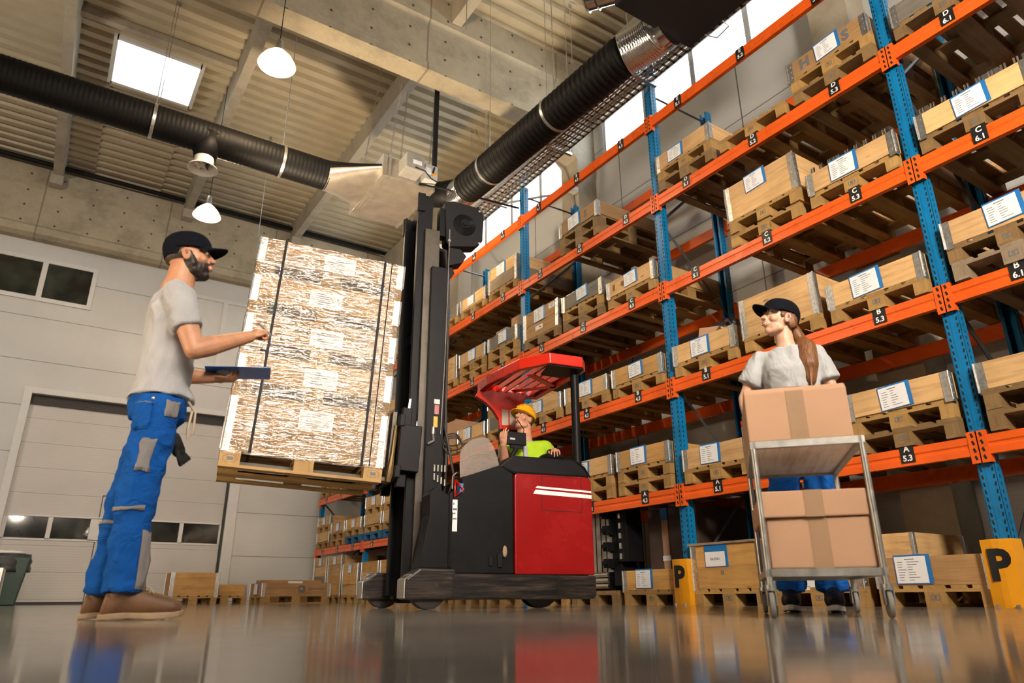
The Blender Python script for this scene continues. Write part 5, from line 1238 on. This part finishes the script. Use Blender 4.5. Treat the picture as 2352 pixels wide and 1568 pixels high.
for q in (-1, 1): b.cone(P(q * .045, .02, -.075), P(0, .068, -.096), .026, .024); b.cone(P(q * .072, .012, .01), P(q * .062, .02, -.05), .008, .02)
b.cone(P(-.026, .094, -.040), P(.026, .094, -.040), .0065, .0065)
remesh(b, 'beard', M['beard'], root, .005, 2)
b = MB(); b.loft([(P(0, -.040, -.02), Rm @ V((.066, 0, 0)), Rm @ V((0, .064, 0))), (P(0, -.018, .04), Rm @ V((.079, 0, 0)), Rm @ V((0, .096, 0)))], 26); b.build('cropped_hair', M['hairs'], root, smooth=True)
bl, bs = MB(), MB()
for A, t in (((.345, 3.515, .085), (.585, 3.477, 0)), ((.290, 3.77, .085), (.52, 3.735, 0))): boot(bl, bs, A, t)
bo = remesh(fin(bl), 'boots', M['leather'], root, .006, 2); fin(bs).build('boot_soles', M['sole'], bo, bevel=.006)
b = MB()
for k in range(5): z = .118 - k * .010; x = .425 + k * .016; b.tube([(x, 3.475, z), (x + .006, 3.503, z + .012), (x, 3.530, z)], .0035, 6)
b.tube([(.425, 3.50, .13), (.44, 3.47, .125), (.455, 3.455, .105)], .003, 6); fin(b).build('boot_laces', M['lace'], bo, smooth=True)
# pen and clipboard
o = MB().cyl((.735, 3.46, 1.395), (.812, 3.50, 1.355), .005, n=10).cone((.812, 3.50, 1.355), (.822, 3.505, 1.35), .004, .001).build('pen', M['galv']); tag(o, 'pen held in the raised hand of the bearded man', 'pen')
cb = empty('clipboard', (.735, 3.765, 1.205), label='blue clipboard lying on the palm of the bearded man', cat='clipboard'); cb.rotation_euler = (R(1), R(-4), R(-14))
MB().box(-.16, .16, -.115, .115, 0, .005).build('board', M['clip'], cb, bevel=.002); MB().box(-.15, .14, -.105, .105, .005, .008).build('papers', M['white'], cb); MB().box(-.16, -.13, -.05, .05, .005, .02).build('clip', M['galv'], cb, bevel=.003)

# ---- the woman with the trolley
f = V((-.819, -.574, 0)); rgt = V((-.574, .819, 0))          # rgt = her right
C = V((3.445, 2.335, .905)); Nk = V((3.44, 2.335, 1.425)); H = V((3.43, 2.345, 1.600))
hd = (V((math.sin(R(292)), math.cos(R(292)), 0)) * .95 + up * .26).normalized()
wroot, P, Rm, fin, body, tee, tz = human('person', 'woman in loose grey t-shirt and black cap pushing the trolley of cartons', M['skinw'], C, Nk, f, H, hd, up - hd * .2,
    [C + rgt * .155 + V((0, 0, .475)), C - rgt * .155 + V((0, 0, .475))], [(3.285, 2.555, 1.155), (3.565, 2.165, 1.13)], [(3.262, 2.520, .985), (3.40, 2.06, .93)],
    [C + rgt * .08 - up * .05, C - rgt * .08 - up * .05], [(3.36, 2.46, .47), (3.41, 2.245, .48)], [(3.43, 2.515, .10), (3.44, 2.275, .10)], [(3.27, 2.40, 0), (3.245, 2.145, 0.0)],
    [((-.25, -.2, -.95), (-.5, .8, 0), (-.8, -.4, .2), (1.1, 1.1, 1.15, 1.2), dict(tcurl=.4)), ((-.4, .1, -.85), (.3, -.8, 0), (-.8, .3, .2), (.9, .9, 1, 1))], fem=True, s=.96, hem=-.06)
capmesh(P, Rm, wroot, .98)
s = .96; b = MB()
b.loft([(P(0, -.045, -.03), Rm @ V((.062, 0, 0)), Rm @ V((0, .058, 0))), (P(0, -.02, .035), Rm @ V((.080, 0, 0)), Rm @ V((0, .088, 0)))], 24)
HB(b, 0, -.085, -.02, .03, .03, .035)
a0 = P(0, -.10, -.03); a1 = a0 + V((.02, -.02, -.08)); a2 = V((3.46 - C.x, 2.22 - C.y, 1.40)); a3 = V((3.425 - C.x, 2.20 - C.y, 1.29)); a4 = V((3.42 - C.x, 2.20 - C.y, 1.20))
for p_, q_, r0, r1 in ((a0, a1, .034, .040), (a1, a2, .042, .050), (a2, a3, .052, .052), (a3, a4, .050, .030)): b.cone(p_, q_, r0, r1, 16)
for k in range(5):
    o_ = V((random.uniform(-.03, .03), random.uniform(-.03, .03), 0)); b.cone(a2 + o_, a4 + o_ * 1.3 + V((0, 0, -.035 - .012 * k)), .020, .006, 8)
HB(b, .066, -.045, -.012, .016, .032, .045); HB(b, -.066, -.045, -.012, .016, .032, .045); HB(b, .071, .022, .012, .008, .018, .022); HB(b, -.071, .022, .012, .008, .018, .022)
remesh(b, 'ponytail', M['hair'], wroot, .006, 2)
bl, bs = MB(), MB()
for A, t in (((3.43, 2.515, .085), (3.26, 2.405, 0)), ((3.44, 2.275, .085), (3.245, 2.145, 0.0))): boot(bl, bs, A, t)
bo = remesh(fin(bl), 'work_shoes', M['blkp'], wroot, .006, 2); fin(bs).build('shoe_soles', M['solew'], bo, bevel=.006)
b = MB(); hand(b, (3.262, 2.520, .985), (-.25, -.2, -.95), (-.5, .8, 0), (-.8, -.4, .2), (1.1, 1.1, 1.15, 1.2), sc=.98, tcurl=.4); b.cyl((3.262, 2.520, .98), (3.27, 2.53, 1.045), .030, .036, 16)
remesh(fin(b), 'knit_glove', M['glove'], wroot, .005, 2)

# ---- the driver
f = V((-.76, -.65, 0)); rgt = V((-.65, .76, 0))
C = V((3.76, 5.43, .84)); Nk = V((3.715, 5.45, 1.475)); H = V((3.70, 5.44, 1.675))
hd = (V((math.sin(R(248)), math.cos(R(248)), 0)) * .94 + up * .30).normalized()
droot, P, Rm, fin, body, tee, tz = human('person', 'smiling driver in yellow helmet and lime vest seated in the reach truck', M['skind'], C, Nk, f, H, hd, up - hd * .25,
    [V((3.59, 5.585, 1.405)), V((3.865, 5.33, 1.405))], [(3.50, 5.46, 1.20), (3.99, 5.30, 1.22)], [(3.405, 5.34, 1.385), (3.895, 5.225, 1.365)],
    [C + rgt * .09 - up * .04, C - rgt * .09 - up * .04], [(3.50, 5.40, .72), (3.62, 5.22, .70)], [(3.52, 5.42, .42), (3.64, 5.22, .42)], [(3.40, 5.32, .31), (3.52, 5.12, .31)],
    [((-.15, -.25, .9), (-.8, .3, 0), (.4, -.75, .2), (.35, .35, .4, .45), dict(tcurl=.2)), ((-.35, -.6, -.1), (0, 0, 1), (-.6, .5, 0), (.6, .55, .55, .6), dict(tcurl=.3, spread=.35))], s=1.0, fat=.95)
b = MB(); hw = [(.1, .150, .118, 0), (.36, .150, .118, .005), (.58, .165, .127, .01), (.76, .182, .130, .005), (.885, .168, .105, 0), (.965, .110, .08, 0)]
rg, r_, fo, up_ = torso_rings(V(C), V(Nk), f, hw, .014); b.loft(rg, 26)
b.cone((3.59, 5.585, 1.40), Nk - up * .07, .080, .07); b.cone((3.865, 5.33, 1.40), Nk - up * .07, .080, .07)
vest = remesh(fin(b), 'safety_vest', M['hivis'], droot, .008, 2)
b = MB(); cc = lambda t, x, d: V(C) + (V(Nk) - V(C)) * t + r_ * x + fo * d - V((C.x, C.y, 0))
b.tube([cc(.98, .0, .085), cc(.85, -.03, .12), cc(.6, -.035, .155), cc(.3, -.03, .145)], [.03, .028, .022, .02], 8); b.build('vest_opening', M['tee'], vest, smooth=True)
s = 1.0; b = MB(); rings = []
for k in range(10):
    a = k / 9 * math.pi * .5; rr_ = math.cos(a) ** .7 + .02; rings.append((P(0, -.008, .042 + .112 * math.sin(a)), Rm @ V((.102 * rr_, 0, 0)), Rm @ V((0, .124 * rr_, 0))))
b.loft([(P(0, -.008, .030), Rm @ V((.101, 0, 0)), Rm @ V((0, .123, 0)))] + rings, 32)
b.loft([(P(0, .035, .030), Rm @ V((.098, 0, 0)), Rm @ V((0, .135, 0))), (P(0, .035, .036), Rm @ V((.103, 0, 0)), Rm @ V((0, .138, 0)))], 32)
for x in (-.03, 0, .03): b.tube([P(x, .10, .10), P(x * .8, .05, .150), P(x * .7, -.02, .160), P(x * .8, -.09, .12)], .008, 8)
b.build('safety_helmet', M['hat'], droot, smooth='auto')
b = MB(); b.loft([(P(0, -.035, -.02), Rm @ V((.068, 0, 0)), Rm @ V((0, .066, 0))), (P(0, -.012, .036), Rm @ V((.082, 0, 0)), Rm @ V((0, .098, 0)))], 24)
b.build('cropped_hair', M['hairs'], droot, smooth=True)

# ================================================================== TROLLEY
tl = empty('hand_trolley', (2.855, 1.965, 0), R(40), label='two-shelf tubular trolley loaded with cartons in front of the woman', cat='trolley')
hx, hy, zt, zl = .41, .205, .675, .175
for x in (-hx, hx):
    for y in (-hy, hy):
        b = MB(); b.cyl((x, y, .115), (x, y, zt + (.0 if x < 0 else .0)), .0125, n=12); b.build('post', M['chrome'], tl, smooth='auto')
        b = MB(); b.cyl((x, y, .10), (x, y, .12), .022, n=14); b.box(x - .02, x + .025, y - .018, y - .014, .045, .105); b.box(x - .02, x + .025, y + .014, y + .018, .045, .105); b.box(x - .02, x + .02, y - .018, y + .018, .098, .105)
        c = b.build('caster_fork', M['chrome'], tl, smooth='auto')
        MB().lathe([(0, -.011), (.038, -.011), (.048, -.008), (.050, 0), (.048, .008), (.038, .011), (0, .011)], (x + .008, y, .050), 26, axis=(0, 1, 0)).build('caster_wheel', simple('grey_rubber', (.2, .19, .17), .7), c, smooth='auto')
for nm, z in (('top_shelf', zt), ('bottom_shelf', zl)):
    b = MB(); b.box(-hx - .012, hx + .012, -hy - .012, -hy + .012, z - .025, z + .003, 0); b.box(-hx - .012, hx + .012, hy - .012, hy + .012, z - .025, z + .003, 0); b.box(-hx - .012, -hx + .012, -hy, hy, z - .025, z + .003, 0); b.box(hx - .012, hx + .012, -hy, hy, z - .025, z + .003, 0)
    b.box(-hx, hx, -hy, hy, z - .012, z - .002, 1); b.build(nm, [M['chrome'], M['wx']], tl)
b = MB()
b.tube([(hx, hy, zt), (hx + .01, hy, .86), (hx + .04, hy, .90), (hx + .04, hy, .93)], .0125, 10); b.tube([(hx, -hy, zt), (hx + .01, -hy, .86), (hx + .04, -hy, .90), (hx + .04, -hy, .93)], .0125, 10)
b.tube([(hx + .04, hy, .93), (hx + .05, hy, .95), (hx + .05, -hy, .95), (hx + .04, -hy, .93)], .0125, 10); b.build('push_handle', M['chrome'], tl, smooth='auto')
MB().cyl((hx + .05, hy - .05, .95), (hx + .05, hy + .012, .95), .019, n=14).build('red_grip', M['red'], tl, smooth='auto'); MB().cyl((hx + .05, -hy + .05, .95), (hx + .05, -hy - .012, .95), .019, n=14).build('red_grip', M['red'], tl, smooth='auto')
def carton(x0, x1, y0, y1, z0, z1, lab, ch=.0, rz=0, flap=False):
    cxm, cym = (x0 + x1) / 2, (y0 + y1) / 2; e = empty('carton', tl.location + Matrix.Rotation(R(40), 3, 'Z') @ V((cxm, cym, z0)), R(40) + rz, label=lab, cat='carton', group='cartons on the trolley')
    a, c, h = (x1 - x0) / 2, (y1 - y0) / 2, z1 - z0
    b = MB()
    if ch: b.prism([(-a, 0), (-a, h - ch), (-a + ch, h), (a - ch, h), (a, h - ch), (a, 0)], -c, c, 'y')
    else: b.box(-a, a, -c, c, 0, h)
    o = b.build('carton_body', M['card'], e, bevel=.006)
    b = MB(); b.box(-a - .0015, -a, -.035, .035, .0, h - ch); b.box(-a + ch, a - ch, -.035, .035, h, h + .0012); b.build('packing_tape', M['tape'], e)
    return e
carton(-hx + .01, hx - .10, -hy + .02, hy + .012, zt + .004, zt + .235, 'taped brown carton on the top shelf of the trolley', .022)
carton(-hx + .015, hx - .06, -hy + .01, hy - .015, zl + .004, zl + .195, 'lower brown carton on the bottom shelf of the trolley')
carton(-hx + .0, hx - .12, -hy + .02, hy + .005, zl + .197, zl + .30, 'upper carton of the two on the bottom shelf', rz=R(1.5))

# ================================================================== LIGHT
w = D.worlds.new('sky'); bpy.context.scene.world = w; w.use_nodes = True
bg = w.node_tree.nodes['Background']; bg.inputs[0].default_value = (.86, .93, 1, 1); bg.inputs[1].default_value = 11.0
def area(name, loc, target, size, energy, color, sy=None, spread=180):
    L = D.lights.new(name, 'AREA'); L.energy = energy; L.color = color; L.size = size; L.spread = R(spread)
    if sy: L.shape = 'RECTANGLE'; L.size_y = sy
    o = D.objects.new(name, L); COL.objects.link(o); o.location = loc; o.rotation_euler = (V(target) - V(loc)).to_track_quat('-Z', 'Y').to_euler(); return o
for i, (y0, y1) in enumerate(wins):                        # daylight coming through the clerestory
    o = area('window_daylight', (XR + .25, (y0 + y1) / 2, (ZS + ZT) / 2), (XR - 3, (y0 + y1) / 2, (ZS + ZT) / 2), y1 - y0, 1, (1, 1, 1), ZT - ZS); o.data.cycles.is_portal = True
area('skylight_daylight', ((SX0 + SX1) / 2, (SY0 + SY1) / 2, 9.62), ((SX0 + SX1) / 2, (SY0 + SY1) / 2, 0), SX1 - SX0, 1, (1, 1, 1), SY1 - SY0).data.cycles.is_portal = True
# warm area lights added out of view, behind and beside the camera
area('unseen_area_light', (.4, -3.2, 4.4), (5.6, 3.2, 3.0), .9, 290, (1, .85, .69), spread=100)
area('unseen_area_light', (-2.4, 3.4, 1.0), (2.6, 7.6, 3.6), .6, 110, (1, .74, .50))  # low studio light out of view, warms the load and roof
for x_, z_, e_ in ((-3.2, 4.2, 8), (-1.6, 6.4, 8), (2.6, 6.0, 7), (3.6, 4.0, 6), (.6, 7.4, 6), (1.8, 3.0, 5)): area('unseen_area_light', (x_, -4.2, z_), (1.6, 5.2, 1.9), .2, e_, (1, .87, .72), spread=45)  # small lights added only to make glints on the stretch film
area('unseen_area_light', (1.0, -3.6, 4.9), (2, 5, 1.8), .28, 16, (1, .86, .7), spread=60)  # added glint light for the film
area('unseen_area_light', (-.9, -3.4, 3.6), (1.5, 5, 1.8), .25, 12, (1, .86, .7), spread=60)  # second added glint light, lower and further left
area('unseen_area_light', (-4.0, 9.0, 6.4), (0, 15, 2.5), 1.2, 340, (1, .88, .74))  # added to brighten the back wall
area('unseen_area_light', (1.5, -2.5, 6.2), (5.2, 3.0, 1.5), 1.2, 120, (1, .86, .7))

sp = D.lights.new('hidden_spot_light', 'SPOT'); sp.energy = 1500; sp.color = (1, .78, .52); sp.spot_size = R(74); sp.spot_blend = .6; sp.shadow_soft_size = .15  # unseen spotlight added behind the load to brighten the heater underside
so_ = D.objects.new('hidden_spot_light', sp); COL.objects.link(so_); so_.location = (2.3, 7.9, 2.4); so_.rotation_euler = (V((3.6, 9.1, 6)) - so_.location).to_track_quat('-Z', 'Y').to_euler()

# ================================================================== CAMERA
F_, PIT, YAW, ROL, HC = 1610.28, .350, .581, -.006, .08
q_ = (1610.282, .3500, .5810, -.0060)
f_, pit, yaw, rol = q_
fwd = V((math.sin(yaw) * math.cos(pit), math.cos(yaw) * math.cos(pit), math.sin(pit))); rt = V((math.cos(yaw), -math.sin(yaw), 0)); upv = rt.cross(fwd)
c_, s_ = math.cos(rol), math.sin(rol); rr = rt * c_ + upv * s_; uu = upv * c_ - rt * s_
cam = D.cameras.new('camera'); cam.sensor_width = 36; cam.lens = f_ / 2352 * 36; cam.clip_start = .02; cam.clip_end = 100
co = D.objects.new('camera', cam); COL.objects.link(co)
co.matrix_world = Matrix(((rr.x, uu.x, -fwd.x, 0), (rr.y, uu.y, -fwd.y, 0), (rr.z, uu.z, -fwd.z, .08), (0, 0, 0, 1)))
cam.dof.use_dof = True; cam.dof.focus_distance = 5.9; cam.dof.aperture_fstop = 2.4
sc_ = bpy.context.scene; sc_.camera = co
sc_.view_settings.view_transform = 'Standard'; sc_.view_settings.look = 'None'; sc_.view_settings.gamma = 1; sc_.view_settings.use_curve_mapping = False; sc_.view_settings.exposure = -0.06
sc_.cycles.max_bounces = 6; sc_.cycles.diffuse_bounces = 3; sc_.cycles.glossy_bounces = 4; sc_.cycles.transparent_max_bounces = 12; sc_.cycles.caustics_reflective = False; sc_.cycles.caustics_refractive = False
sc_.cycles.sample_clamp_indirect = 6; sc_.cycles.use_denoising = True; sc_.cycles.use_adaptive_sampling = True; sc_.cycles.adaptive_threshold = .03
